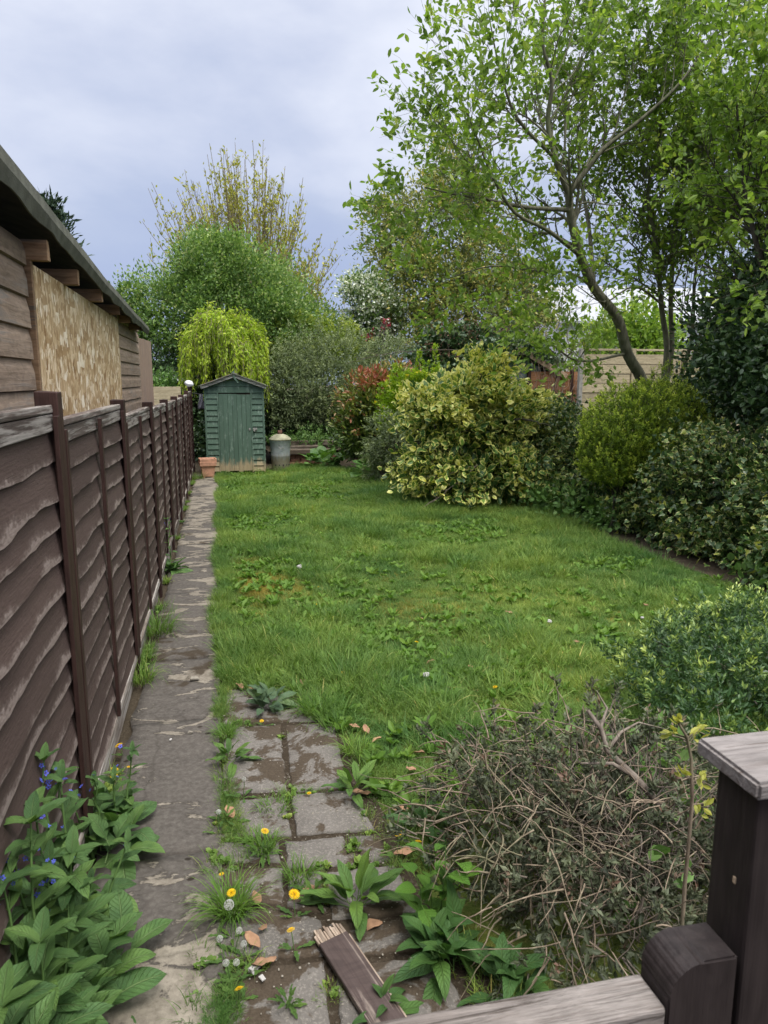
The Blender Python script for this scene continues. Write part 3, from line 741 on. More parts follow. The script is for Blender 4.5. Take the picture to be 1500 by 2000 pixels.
# ------------------------------------------------------------------ neighbour's timber outbuilding
ob = empty('timber_outbuilding', (-.95, 5.2, 0), 'weathered timber outbuilding with a boarded up wall behind the dark fence', 'outbuilding')
def obx(name, x0, x1, y0, y1, z0, z1, mat, bev=.003, jit=0.0, rot=None, parent=None):
    return box(name, ((x0 + x1) / 2 + .95, (y0 + y1) / 2 - 5.2, (z0 + z1) / 2), (x1 - x0, y1 - y0, z1 - z0), mat, parent or ob, bev, rot, jit)
WX = -.92
obx('wall', -3.9, WX - .03, .6, 9.3, 0, 2.42, MT['soffit'], 0)
def plank_run(y0, y1, x, pit, zlo=.9, zhi=2.52, thick=.022):
    z = zlo; k = 0
    while z < zhi:
        bm = bmesh.new(); h = min(pit, zhi - z)
        prof = [(x - .02, z - .012), (x + thick, z), (x + thick - .002, z + h * .55), (x + .006, z + h - .006), (x - .02, z + h - .004)]
        add_prism(bm, [(a + .95, b) for a, b in prof], 'y', y0 - 5.2 + random.uniform(0, .012), y1 - 5.2 - random.uniform(0, .012))
        bm_obj('plank', bm, MT['plank'], ob); z += pit; k += 1
plank_run(.6, 4.06, WX, .150)
plank_run(7.36, 9.25, WX, .125)
obx('osb_board', WX - .005, WX + .034, 4.12, 7.33, 1.02, 2.405, MT['osb'], .002, rot=Matrix.Rotation(-.006, 3, 'X'))
obx('edge_batten', WX - .01, WX + .040, 4.07, 4.11, 1.0, 2.425, MT['rafter'], .003, .003)
obx('ply_panel', WX - .03, WX - .008, 9.30, 11.2, .9, 2.36, MT['ply'], .003, rot=Matrix.Rotation(.02, 3, 'X'))
for k, (y, zb) in enumerate(((1.3, 2.47), (2.1, 2.455), (2.95, 2.44), (4.10, 2.425), (4.90, 2.405), (5.83, 2.40), (6.77, 2.39), (7.55, 2.38), (8.38, 2.365))):
    obx('rafter', -1.6, -.80, y - .025, y + .025, zb, zb + .115 - .006 * k, MT['rafter'], .003, .003)
# roof deck: follows the felt edge, which sinks towards the far end
YR = [.5, 2.0, 3.32, 4.09, 4.9, 5.62, 6.6, 7.6, 8.3, 8.95]
ZT = [2.86, 2.77, 2.695, 2.65, 2.605, 2.555, 2.52, 2.475, 2.455, 2.43]
ZB = [2.73, 2.645, 2.582, 2.545, 2.508, 2.462, 2.43, 2.39, 2.378, 2.345]
def strip(name, rows, mat, smooth=True):
    n = len(rows[0]); V = np.concatenate([np.array(r) for r in rows]) - np.array([-.95, 5.2, 0]); a = np.arange(n - 1)
    F = np.concatenate([np.stack([k * n + a, (k + 1) * n + a, (k + 1) * n + a + 1, k * n + a + 1], 1) for k in range(len(rows) - 1)])
    return build(name, V, F, mat, ob, None, smooth)
yf = np.linspace(.5, 8.95, 70); zt = np.interp(yf, YR, ZT); zb = np.interp(yf, YR, ZB)
wob = np.array([.005 * mnoise.noise(Vector((y * 2.3, 1, 0))) for y in yf]); wb2 = np.array([.012 * mnoise.noise(Vector((y * 3.1, 5, 2))) for y in yf])
strip('roof_felt', [np.stack([np.full(70, -.90), yf, zt + .035], 1), np.stack([-.775 + wob, yf, zt + .010], 1), np.stack([-.758 + wob, yf, zt + .002], 1), np.stack([-.752 + wob, yf, zt * .5 + zb * .5], 1), np.stack([-.772 + wb2, yf, zb + wb2], 1),
                    np.stack([-.780 + wb2, yf, zb + wb2 + .001], 1), np.stack([-.772 + wob, yf, zt * .5 + zb * .5], 1), np.stack([-.80 + wob, yf, zt - .03], 1)], MT['felt'], False)
strip('roof', [np.stack([np.full(70, -3.9), yf, zt + .85], 1), np.stack([np.full(70, -.80), yf, zt - .035], 1), np.stack([np.full(70, -.80), yf, zt - .05], 1), np.stack([np.full(70, -3.9), yf, zt + .75], 1)], MT['soffit'], False)
for k in range(26):
    y = .6 + k * .325; z = np.interp(y + .16, YR, ZT)
    obx('roof_tile', -1.10, -.80, y, y + .318, z + .022, z + .040, MT['tile'], .003, .004, Matrix.Rotation(.20, 3, 'Y') @ Matrix.Rotation(-.05, 3, 'X'))

# ------------------------------------------------------------------ green shed
sx0, sx1, sy0, sy1 = -.26, .88, 15.05, 16.85
shed = empty('garden_shed', (.31, 15.9, 0), 'small green timber shed with a closed door at the end of the path', 'shed', None, radians(-3))
def sbx(name, x0, x1, y0, y1, z0, z1, mat, bev=.003, jit=0.0, rot=None, parent=None):
    return box(name, ((x0 + x1) / 2 - .31, (y0 + y1) / 2 - 15.9, (z0 + z1) / 2), (x1 - x0, y1 - y0, z1 - z0), mat, parent or shed, bev, rot, jit)
EV, RG = 1.71, 1.92
sbx('body', sx0 + .01, sx1 - .01, sy0 + .03, sy1 - .03, .03, EV, MT['soffit'], 0)
dx0, dx1 = -.005, .635
nb = 15
for k in range(nb):
    z0_ = .05 + k * (EV - .05) / nb; hh = (EV - .05) / nb
    for (a, b) in ((sx0, dx0 - .012), (dx1 + .012, sx1)):
        bm = bmesh.new(); add_prism(bm, [(sy0 + .03 - 15.9, z0_), (sy0 - .016 - 15.9, z0_ + .002), (sy0 - .012 - 15.9, z0_ + .02), (sy0 + .006 - 15.9, z0_ + hh + .008), (sy0 + .03 - 15.9, z0_ + hh + .008)], 'x', a - .31, b - .31)
        bm_obj('cladding_board', bm, MT['paint_h'], shed)
    for sx_ in (sx0, sx1):
        sbx('cladding_board', sx_ - .010, sx_ + .010, sy0 + .035, sy1 - .02, z0_ + .004, z0_ + hh - .002, MT['paint_h'], .002, rot=Matrix.Rotation(.08 if sx_ > .3 else -.08, 3, 'Y'))
# gable above the door, two horizontal boards under the apex
for z0_, z1_ in ((1.60, 1.715), (1.722, 1.83), (1.836, 1.915)):
    hw = lambda z: min(.555, max(.01, (RG - z) / (RG - EV) * .57))
    bm = bmesh.new(); x0_, x1_ = (dx0 - .31 - .01, dx1 - .31 + .01) if z0_ < 1.7 else (-hw(z0_), hw(z0_))
    x2_, x3_ = (x0_, x1_) if z0_ < 1.7 else (-hw(z1_), hw(z1_))
    add_prism(bm, [(x0_, z0_), (x1_, z0_), (x3_, z1_), (x2_, z1_)], 'y', sy0 - .014 - 15.9 - .004 * (z0_ < 1.7), sy0 + .02 - 15.9)
    bm_obj('gable_board', bm, MT['paint_h'], shed)
for a in (sx0 + .012, sx1 - .012): sbx('corner_trim', a - .016, a + .016, sy0 - .022, sy0 - .004, .03, EV - .02, MT['paint_v'], .003)
for a in (dx0 - .002, dx1 + .002): sbx('door_frame', a - .012, a + .012, sy0 - .022, sy0 + .01, .03, 1.60, MT['paint_v'], .002)
door = sbx('door', dx0 + .012, dx1 - .012, sy0 + .002, sy0 + .02, .06, 1.575, MT['soffit'], 0)
nd = 7
for k in range(nd):
    a = dx0 + .012 + k * (dx1 - dx0 - .024) / nd; b = a + (dx1 - dx0 - .024) / nd
    o = sbx('door_plank', a + .0015, b - .0015, sy0 - .020, sy0 + .001, .06 - .02 * (k % 3 == 1) , 1.575 - .012 * (k > 3), MT['paint_v'], .003, .0015, parent=door)
    o.location = Vector(o.location) - Vector(door.location)
for (x0_, x1_, z_) in ((.575, .61, .86), (.655, .74, .862)):
    o = sbx('latch', x0_, x1_, sy0 - .036, sy0 - .021, z_, z_ + .045, MT['metal'], .004)
o = sbx('latch', .668, .70, sy0 - .050, sy0 - .030, .835, .868, MT['metal'], .006)
for s in (-1, 1):
    th = atan2(RG - EV, .575); ln = .70
    cx, cz = s * .30, (RG + EV) / 2 + .012
    rot = Matrix.Rotation(s * th, 3, 'Y')
    o = box('roof', (cx, 0, cz + .03), (ln, 1.98, .018), MT['felt'], shed, .004, rot, .004)
    o = box('barge_board', (cx, sy0 - .095 - 15.9, cz), (ln, .018, .075), MT['shedbarge'], shed, .003, rot, .003)
    for q in range(9):
        rr = Matrix.Rotation(s * th + random.uniform(-.03, .03), 3, 'Y')
        box('roof_edge_tile', (s * (.03 + q * .075), sy0 - .09 - 15.9, RG + .052 - (.03 + q * .075) * math.tan(th)), (.078, .05, .014), MT['tile'] if q % 2 else MT['felt'], shed, .002, rr, .004)
bm = bmesh.new(); add_prism(bm, [(-.025, 1.99), (.02, 2.03), (.045, 1.88), (.10, 1.80), (.085, 1.785), (.02, 1.86), (-.01, 1.93)], 'y', sy0 - .125 - 15.9, sy0 - .106 - 15.9)
bm_obj('finial', bm, MT['paint_v'], shed)

# ------------------------------------------------------------------ pots, bin, stacked bricks and sleepers
def square_pot(name, loc, label, s=1.0, rz=0.0, feet=True):
    t = empty(name, loc, label, 'plant pot', None, rz)
    bm = bmesh.new()
    prof = [(.088, .03), (.108, .20), (.128, .20), (.132, .265), (.118, .265), (.100, .21), (.085, .06)]
    rings = [[bm.verts.new((a * r * s, b * r * s, z * s)) for a, b in ((-1, -1), (1, -1), (1, 1), (-1, 1))] for r, z in prof]
    for A, B in zip(rings, rings[1:]):
        for k in range(4): bm.faces.new((A[k], A[(k + 1) % 4], B[(k + 1) % 4], B[k]))
    bm.faces.new(rings[0]); bm.faces.new(rings[-1])
    bmesh.ops.bevel(bm, geom=[e for e in bm.edges], offset=.004, segments=1, affect='EDGES')
    bm_obj('pot_wall', bm, MT['terra'], t)
    if feet:
        for a in (-1, 1):
            for b in (-1, 1): box('foot', (a * .068 * s, b * .068 * s, .0165 * s), (.035 * s, .035 * s, .033 * s), MT['terra'], t, .004)
    bm = bmesh.new(); add_prism(bm, [(-.075 * s, -.075 * s), (.075 * s, -.075 * s), (.075 * s, .075 * s), (-.075 * s, .075 * s)], 'z', .07 * s, .12 * s)
    bm_obj('soil', bm, MT['ground'], t)
    return t
pp = gnd(405, 935)
square_pot('terracotta_pot', (-.285, 14.50, 0), 'square terracotta pot with feet, lower of two nested by the shed', 1.2, .1)
square_pot('terracotta_pot', (-.283, 14.503, .060), 'square terracotta pot stacked inside another beside the green shed', 1.2, .12, False)

bn = empty('incinerator_bin', (1.17, 15.40, 0), 'galvanised garden incinerator bin with a lid beside the green shed', 'incinerator', None, .3)
bm = bmesh.new(); add_lathe(bm, [(.175, .0), (.178, .02), (.182, .10), (.195, .30), (.198, .31), (.196, .32), (.212, .60), (.222, .615), (.222, .635), (.205, .64), (.19, .60)], 28)
bm_obj('drum', bm, MT['bin'], bn, True)
bm = bmesh.new(); add_lathe(bm, [(.228, .628), (.232, .645), (.222, .662), (.16, .715), (.10, .745), (.05, .755)], 28)
lid = bm_obj('lid', bm, simple('lichened_lid', (.30, .29, .20), .8, .3, 9, .2, .1), bn, True)
bm = bmesh.new(); add_lathe(bm, [(.045, .74), (.045, .825), (.036, .825), (.036, .76)], 14)
bm_obj('flue', bm, MT['tile'], lid, True)
for s in (-1, 1):
    tb = Tubes(6); tb.add([(s * .07 - .05, -.212, .50), (s * .07 - .045, -.235, .487), (s * .07, -.24, .48), (s * .07 + .045, -.235, .487), (s * .07 + .05, -.212, .50)] if s < 0 else [(.20, -.06, .52), (.235, -.04, .50), (.235, .04, .50), (.20, .06, .52)], .006)
    tb.obj('handle', MT['metal'], bn)
for k in range(6):
    a = -2.5 + k * .42
    box('vent_hole', (.186 * cos(a), .186 * sin(a), .13), (.02, .02, .02), MT['cable'], bn, .004, Matrix.Rotation(a, 3, 'Z'))

def brick_wall(name, x0, y0, nx, nz, label):
    t = empty(name, (x0, y0, 0), label, 'brick wall')
    for r in range(nz):
        for c in range(nx):
            box('brick', (c * .225 + (.11 if r % 2 else 0) + .1075, random.uniform(-.008, .008), .035 + r * .074), (.213, .102, .064), MT['brick'], t, .005, Matrix.Rotation(random.uniform(-.03, .03), 3, 'Z'), .004)
    return t
bwl = brick_wall('low_brick_wall', 1.36, 16.45, 5, 3, 'low dark brick step wall behind the galvanised bin')
for k, (x, y, z, L, rz, lab) in enumerate(((1.75, 16.42, .285, 1.25, .02, 'old timber sleeper lying on the low brick wall behind the bin'), (1.85, 17.05, .42, 1.3, -.03, 'old timber sleeper at the back of the bank, behind and above the brick wall'),
                                      (1.62, 16.75, .335, 1.0, .05, 'split old sleeper between the other two sleepers behind the bin'))):
    tag(box('timber_sleeper', (x, y, z), (L, .2, .11), MT['sleeper'], None, .008, Matrix.Rotation(rz, 3, 'Z'), .01), lab, 'sleeper')
sheet('bank', [(1.0, 16.62), (2.7, 16.62), (2.9, 18.6), (.9, 18.6)], .285, MT['ground'])

# white bag and rag on the far post
bm = bmesh.new(); bmesh.ops.create_icosphere(bm, subdivisions=3, radius=.085)
for v in bm.verts: v.co *= 1 + .28 * mnoise.noise(v.co * 14) + .16 * mnoise.noise(v.co * 38); v.co.z *= .75
tag(bm_obj('plastic_bag', bm, MT['bag'], None, True, (-.60, 15.66, 1.775)), 'white crumpled plastic bag on top of the last fence post', 'bag')
bm = bmesh.new(); nn = 8
gr = [[bm.verts.new((-.02 + .16 * (i / nn - .5) * (.35 + .65 * j / nn), .02 * sin(i * 1.3 + j), -.30 * j / nn)) for i in range(nn + 1)] for j in range(nn + 1)]
for j in range(nn):
    for i in range(nn): bm.faces.new((gr[j][i], gr[j][i + 1], gr[j + 1][i + 1], gr[j + 1][i]))
o = bm_obj('rag', bm, MT['greyrag'], None, True, (-.36, 15.75, 1.56)); so = o.modifiers.new('thick', 'SOLIDIFY'); so.thickness = .012
tag(o, 'dark grey rag hanging between the fence end and the shed', 'rag')
tb = Tubes(5); tb.add([(-.6, 15.76, 1.60), (-.45, 15.76, 1.57), (-.25, 15.76, 1.545), (-.2, 15.8, 1.54)], .005)
tag(tb.obj('washing_line', MT['cable']), 'thin line from the last fence post to the shed holding a rag', 'line')
# ------------------------------------------------------------------ background: house, fences, second shed, cables
hs = empty('white_house', (19.5, 31, 0), 'white rendered house seen through the branches of the trees', 'house')
bm = bmesh.new(); add_box(bm, (0, 3, 2.2), (9.5, 6, 4.4)); bm_obj('wall', bm, MT['render'], hs)
bm = bmesh.new(); add_prism(bm, [(-.35, 4.38), (3, 6.3), (6.35, 4.38), (6.35, 4.28), (3, 6.1), (-.35, 4.28)], 'x', -5.1, 5.1); bm_obj('roof', bm, MT['slate'], hs)
for x in (-3.2, 1.6):
    f = box('window', (x, -.03, 3.1), (1.3, .1, 1.2), MT['whiteframe'], hs, .01)
    for s in (-1, 1):
        box('pane', (s * .31, -.045, 0), (.55, .03, 1.06), MT['glass'], f, .003)
bt = empty('timber_fence', (9.3, 14.6, 0), 'pale new timber panel fence behind the tree trunks', 'fence')
for k in range(5):
    x = -1.9 + k * 1.0 * 1.2
    if k: 
        for b in range(12):
            box('fence_board', (x - .6, .004 * (b % 2), .12 + .2 * b * .98), (1.10, .022, .205), MT['lighttimber'], bt, .003, Matrix.Rotation(-.06, 3, 'X'), .002)
        box('rail', (x - .6, -.01, 2.47), (1.1, .05, .04), MT['lighttimber'], bt, .004)
    box('post', (x, 0, 1.25), (.085, .09, 2.5), MT['concrete'] if k == 0 else MT['lighttimber'], bt, .006)
bf = empty('brown_fence', (7.3, 15.3, 0), 'orange brown panel fence overgrown with dead stems beside the ivy roofed shed', 'fence')
for k in range(3):
    x = -.75 + k * 1.0
    for b in range(10):
        box('fence_board', (x + .5, .003 * (b % 2), .12 + .2 * b), (.93, .022, .205), MT['brownpanel'], bf, .003, Matrix.Rotation(-.06, 3, 'X'), .002)
    box('post', (x, 0, 1.03), (.07, .075, 2.06), MT['post'] if k != 2 else MT['concrete'], bf, .006)
box('post', (1.42, -.12, .94), (.10, .09, 1.88), MT['concrete'], bf, .006)
rv = np.random.default_rng(9); tb = Tubes(3)
for k in range(340):
    x = rv.uniform(-.8, 2.25); z0_ = rv.uniform(.1, 1.3); L = rv.uniform(.5, 1.3)
    tb.add(bendy(rv, (x, -.05 - rv.uniform(0, .1), z0_), (x + rv.normal(0, .22), -.05 - rv.uniform(0, .16), min(2.25, z0_ + L)), 5, .12), rv.uniform(.003, .006), rv.random())
tb.obj('dead_stems', MT['ply'], bf, 'stuff')

s2 = empty('grey_shed', (6.3, 15.35, 0), 'small grey green shed with a pale barge board and ivy on its roof', 'shed')
RZ, EZ = 2.47, 1.94
for k in range(16):
    z0_ = .05 + k * .15
    if z0_ > RZ - .2: break
    hwR = 1.02 if z0_ < EZ - .1 else max(.06, (RZ - .04 - z0_ - .15) / (RZ - EZ) * 1.02)
    box('cladding_board', (0, -.004 * (k % 2), z0_ + .075), (2 * hwR, .022, .148), MT['greyshed'], s2, .003, Matrix.Rotation(-.05, 3, 'X'))
bm = bmesh.new(); add_prism(bm, [(-1.0, .02), (1.0, .02), (1.0, EZ - .04), (0, RZ - .06), (-1.0, EZ - .04)], 'y', .03, 1.9); bm_obj('body', bm, MT['soffit'], s2)
for s in (-1, 1):
    th = atan2(RZ - EZ, 1.0); rot = Matrix.Rotation(s * th, 3, 'Y')
    box('roof', (s * .54, .95, (RZ + EZ) / 2 + .03), (1.28, 2.1, .02), MT['felt'], s2, .004, rot)
    box('barge_board', (s * .54, -.11, (RZ + EZ) / 2 + .005), (1.28, .022, .12), MT['barge'], s2, .004, rot)

tb = Tubes(4); tb.add([(-9, 24.5, 3.9), (-6, 24.5, 3.82), (-2.6, 24.5, 3.8), (3, 24.5, 3.95), (9, 24.5, 4.4)], .014)
tag(tb.obj('overhead_cable', MT['cable']), 'thin overhead cable crossing the sky above the outbuilding roof end', 'cable')
lo = empty('low_outhouse', (-2.2, 18.6, 0), 'low pale roofed outhouse beyond the end of the dark fence', 'outhouse')
box('wall', (0, 1, .95), (2.6, 2, 1.9), MT['lighttimber'], lo, .01)
box('roof', (0, .6, 2.03), (2.8, 1.6, .04), MT['render'], lo, .01, Matrix.Rotation(.28, 3, 'X'))
nf = empty('pale_panel', (-1.15, 14.2, 0), 'short pale timber panel showing above the far end of the fence', 'panel')
for b in range(7): box('fence_board', (0, 0, .2 + .235 * b), (.9, .025, .23), MT['lighttimber'], nf, .003)

# ------------------------------------------------------------------ background trees
def stems(name, seed, base, tops, r, mat, parent, n=6, wob=.06, sides=6):
    r_ = np.random.default_rng(seed); tb = Tubes(sides)
    for b, t in zip(base, tops): tb.add(bendy(r_, b, t, n, wob), np.linspace(r, r * .35, n))
    return tb.obj(name, mat, parent)
def rel(blobs, loc): return [(b[0] - loc[0], b[1] - loc[1], b[2], b[3], b[4], b[5]) for b in blobs]

# pollarded tree of upright shoots
pt = empty('pollard_tree', (1.1, 24, 0), 'tall sparse tree of upright budding shoots behind the round green tree', 'tree')
r_ = np.random.default_rng(31); tb = Tubes(5); P_, D_, T_ = [], [], []
tb.add(bendy(r_, (0, 0, 0), (0, 0, 3.2), 6, .03), np.linspace(.22, .16, 6), sides=8)
for k in range(190):
    u = r_.uniform(-1, 1)
    b = np.array([u * .8, r_.normal(0, .45), 3.0 + r_.uniform(-.3, .8)])
    topz = 7.9 - 2.6 * u ** 2 - (1.1 * max(u, 0)) + r_.normal(0, .55)
    t = np.array([u * 2.75 + r_.normal(0, .3), r_.normal(0, .8), topz])
    pts = bendy(r_, b, t, 9, .05); pts[:, 0] = b[0] + (t[0] - b[0]) * np.linspace(0, 1, 9) ** .8 + r_.normal(0, .02, 9)
    tb.add(pts, np.linspace(.020, .006, 9), sides=4)
    for q in range(7):
        f = r_.uniform(.2, .95); i = int(f * 8); p0 = pts[i]
        dd = unit(np.array([r_.normal(0, .5), r_.normal(0, .5), 1.0])); L = r_.uniform(.25, .8)
        tb.add([p0, p0 + dd * L * .5, p0 + dd * L], [.007, .005, .003], sides=3)
        m = r_.integers(4, 10); s = r_.uniform(.1, 1, m)[:, None]
        P_.append(p0 + dd * L * s + r_.normal(0, .03, (m, 3))); D_.append(dd + r_.normal(0, .5, (m, 3))); T_.append(r_.uniform(.1, 1, m))
    m = 20; s = r_.uniform(.25, 1, m) * 8; i = np.minimum(s.astype(int), 7)
    P_.append(pts[i] + (pts[i + 1] - pts[i]) * (s - i)[:, None] + r_.normal(0, .035, (m, 3))); D_.append(np.array([0, 0, 1.]) + r_.normal(0, .6, (m, 3))); T_.append(r_.uniform(.1, 1, m))
tb.obj('branches', BK['budtwig'], pt)
leaves('foliage', r_, np.concatenate(P_), np.concatenate(D_), r_.uniform(.07, .15, sum(map(len, P_))), .5, 'diamond', np.concatenate(T_), LM['pollard'], pt)

# round green tree with bare stems below
loc = (.15, 20, 0)
dt = empty('round_tree', loc, 'broad round green tree with bare grey stems behind the shed', 'tree')
DB = [(.25, 20, 3.6, 1.75, 1.6, 1.65), (-.9, 19.8, 3.3, 1.15, 1.2, 1.15), (1.2, 19.8, 3.3, 1.1, 1.2, 1.25), (.0, 19.6, 4.5, 1.0, 1.0, .95), (-1.9, 19.9, 3.2, .5, .6, .5), (-2.1, 19.8, 3.9, .35, .5, .35), (.3, 19.4, 2.7, 1.3, 1., .9)]
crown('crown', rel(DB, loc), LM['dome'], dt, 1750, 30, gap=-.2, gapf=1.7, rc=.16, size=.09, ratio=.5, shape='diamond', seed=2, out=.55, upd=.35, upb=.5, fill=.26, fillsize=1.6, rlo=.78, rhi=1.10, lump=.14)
bs, ts = [], []
r_ = np.random.default_rng(4)
for k in range(26):
    x = r_.uniform(-1.9, .3); bs.append((x, r_.uniform(-.5, .1), 0)); ts.append((x * 1.05 + r_.normal(0, .25), r_.normal(-.3, .3), r_.uniform(2.6, 3.6)))
stems('stems', 5, bs, ts, .026, BK['greytwig'], dt, 7, .07, 4)
stems('trunk', 6, [(.2, .3, 0), (-.5, .2, 0)], [(.3, .1, 3.6), (-.8, .1, 3.4)], .14, BK['dark'], dt)
# sprays at its right shoulder
loc = (3.0, 21.5, 0)
so_ = empty('small_tree', loc, 'small loose green tree between the round tree and the white blossom', 'tree')
crown('crown', rel([(2.6, 21.5, 3.3, .7, .7, .7), (3.3, 21.5, 3.0, .6, .6, .8), (3.75, 21.5, 2.9, .5, .5, .8), (2.2, 21.6, 3.9, .4, .5, .5)], loc), LM['dome'], so_, 230, 22, .16, .09, .5, 'diamond', 12, .6, .4, .5, .2)
stems('trunk', 7, [(0, 0, 0), (.2, 0, 0), (-.2, 0, 0)], [(.3, 0, 3.2), (.7, 0, 3.0), (-.5, 0, 3.7)], .05, BK['dark'], so_)
def shrub(name, label, blobs, mat, base=None, cat='shrub', trunk=True, tr=.03, nst=7, bark='dark', cname='foliage', **k):
    b0 = blobs[0]; loc = (b0[0], b0[1], 0) if base is None else base
    t = empty(name, loc, label, cat)
    R = rel(blobs, loc)
    crown(cname, R, mat, t, **k)
    if trunk:
        r2 = np.random.default_rng(k.get('seed', 1) + 77); bs, ts = [], []
        for i in range(nst):
            b = R[i % len(R)]
            bs.append((r2.normal(0, .1), r2.normal(0, .1), 0)); ts.append((b[0] + r2.normal(0, .35) * b[3], b[1] + r2.normal(0, .35) * b[4], b[2] + r2.uniform(.0, .6) * b[5]))
        stems('stems', k.get('seed', 1), bs, ts, tr, BK[bark], t, 6, .08, 5)
    return t
# conifer beyond the outbuilding roof
ct_ = empty('conifer_tree', (-3.72, 19, 0), 'dark conifer tree rising behind the timber outbuilding roof', 'tree')
r_ = np.random.default_rng(8); tb = Tubes(6); tb.add([(0, 0, 0), (0, 0, 4), (0, .0, 6.0)], [.16, .1, .02]); P_, D_ = [], []
for k in range(210):
    z = 1.0 + 4.85 * (k / 210) ** .9; L = (6.15 - z) * .42 * r_.uniform(.6, 1.15) + .1; a = k * 2.4
    d = np.array([cos(a), sin(a), .25]); p0 = np.array([0, 0, z]); pts = [p0, p0 + d * L * .5 + (0, 0, -.03 * L), p0 + d * L + (0, 0, .14 * L)]
    tb.add(pts, [.02, .012, .004], sides=3)
    m = int(70 * L) + 10; s = r_.uniform(.1, 1, m)[:, None]
    P_.append(p0 + d * L * s + r_.normal(size=(m, 3)) * [.09, .09, .04]); D_.append(d * .7 + r_.normal(0, .5, (m, 3)) + [0, 0, .45])
tb.obj('trunk', BK['dark'], ct_); P_ = np.concatenate(P_); leaves('foliage', r_, P_, np.concatenate(D_), r_.uniform(.12, .24, len(P_)), .28, 'lance', r_.uniform(0, 1, len(P_)), LM['conifer'], ct_)

shrub('dark_ivy_shrub', 'dark ivy covered mass of stems between the outbuilding and the shed', [(-1.35, 19.0, 1.3, .95, .6, 1.4), (-.55, 18.8, .9, .7, .5, 1.1), (-2.4, 19.4, 1.1, .8, .6, 1.2), (.1, 18.9, 1.5, .8, .5, 1.3), (-.2, 17.6, .6, .35, .4, .8)], LM['dark_ivy'],
      clumps=560, per=22, rc=.15, size=.085, ratio=.75, shape='ivy', seed=14, out=.5, upd=-.1)
shrub('leafy_shrub', 'light green leafy shrub over the low outhouse roof', [(-1.25, 17.9, 1.55, .45, .4, .42), (-1.6, 18.0, 1.35, .4, .4, .5)], LM['nettle'], clumps=90, per=24, rc=.12, size=.09, ratio=.6, seed=15)
# weeping willow
wl = empty('weeping_willow', (.12, 17.6, 0), 'small yellow green weeping tree directly behind the green shed', 'tree')
r_ = np.random.default_rng(17); tb = Tubes(3); P_, D_, T_ = [], [], []
for k in range(430):
    a = r_.uniform(0, 2 * pi); R = .82 * sqrt(r_.random()); cx, cy = R * cos(a), R * sin(a) * .8
    z0_ = 3.18 - .55 * R ** 2 + r_.normal(0, .12) + .22 * sin(a * 3 + 1) * R + .2 * sin(a * 2) - (.16 * max(0, cx))
    L = r_.uniform(.5, 1.6) * (.6 + .5 * R); n = 7; t = np.linspace(0, 1, n)
    pts = np.stack([cx + cos(a) * .22 * np.sin(t * 1.8), cy + sin(a) * .2 * np.sin(t * 1.8), z0_ + .08 * np.sin(t * pi * .9) - L * t ** 1.4], 1) + r_.normal(0, .02, (n, 3))
    tb.add(pts, np.linspace(.006, .003, n))
    m = int(46 * L); s = r_.uniform(0, 1, m) * (n - 1); i = np.minimum(s.astype(int), n - 2)
    P_.append(pts[i] + (pts[i + 1] - pts[i]) * (s - i)[:, None] + r_.normal(0, .02, (m, 3))); D_.append((pts[i + 1] - pts[i]) * 3 + r_.normal(0, .45, (m, 3)) + [0, 0, -.3]); T_.append(np.full(m, r_.normal(.5, .18)) + r_.normal(0, .15, m))
tb.add(bendy(r_, (0, 0, 0), (0, 0, 3.0), 6, .04), np.linspace(.09, .05, 6), sides=7)
tb.obj('branches', BK['budtwig'], wl)
n = sum(map(len, P_)); leaves('foliage', r_, np.concatenate(P_), np.concatenate(D_), r_.uniform(.075, .13, n), .26, 'lance', np.concatenate(T_), LM['willow'], wl, .2)

shrub('grey_green_shrub', 'wide grey green twiggy shrub behind the metal bin', [(2.5, 18.2, 1.7, 1.35, .9, 1.25), (4.2, 18.0, 1.6, 1.3, .9, 1.2), (1.7, 17.9, 1.5, .75, .7, 1.1), (3.4, 17.7, 1.15, 1.1, .7, .9), (5.2, 17.9, 1.5, .9, .8, 1.0)], LM['olive'],
      clumps=2300, per=20, rc=.10, size=.062, ratio=.34, shape='lance', seed=18, out=.6, upd=.45, shoot=.26, bark='greytwig', tr=.02, nst=22, zmin=.75)
shrub('yellow_green_shrub', 'yellow green leafy shrub above the grey green one, right of the willow', [(2.1, 19.6, 2.6, .85, .6, .75), (1.5, 19.4, 2.4, .6, .6, .6), (2.8, 19.6, 2.7, .6, .6, .6), (3.3, 19.8, 2.5, .5, .6, .6)], LM['yellowgreen'],
      clumps=420, per=20, rc=.12, size=.085, ratio=.45, seed=19, upd=.5, shoot=.3)
shrub('hollow_ivy', 'dark ivy covering the shaded bank behind the bin', [(1.4, 18.4, .85, .8, .35, .75), (2.6, 18.2, .7, .9, .35, .8), (3.7, 17.6, .6, .9, .4, .8), (4.6, 17.2, .6, .8, .5, .8)], LM['dark_ivy'],
      clumps=330, per=22, rc=.13, size=.08, ratio=.75, shape='ivy', seed=20, out=.6, upd=-.2, cat='ivy', trunk=False)
shrub('bank_weeds', 'dim green weeds growing on the bank behind the bin', [(1.7, 17.2, .36, .6, .5, .28), (2.4, 17.4, .36, .5, .5, .25)], LM['nettle'], clumps=90, per=20, rc=.1, size=.07, ratio=.35, seed=22, shoot=.2, upd=.8, cat='weeds', trunk=False, zmin=.29)
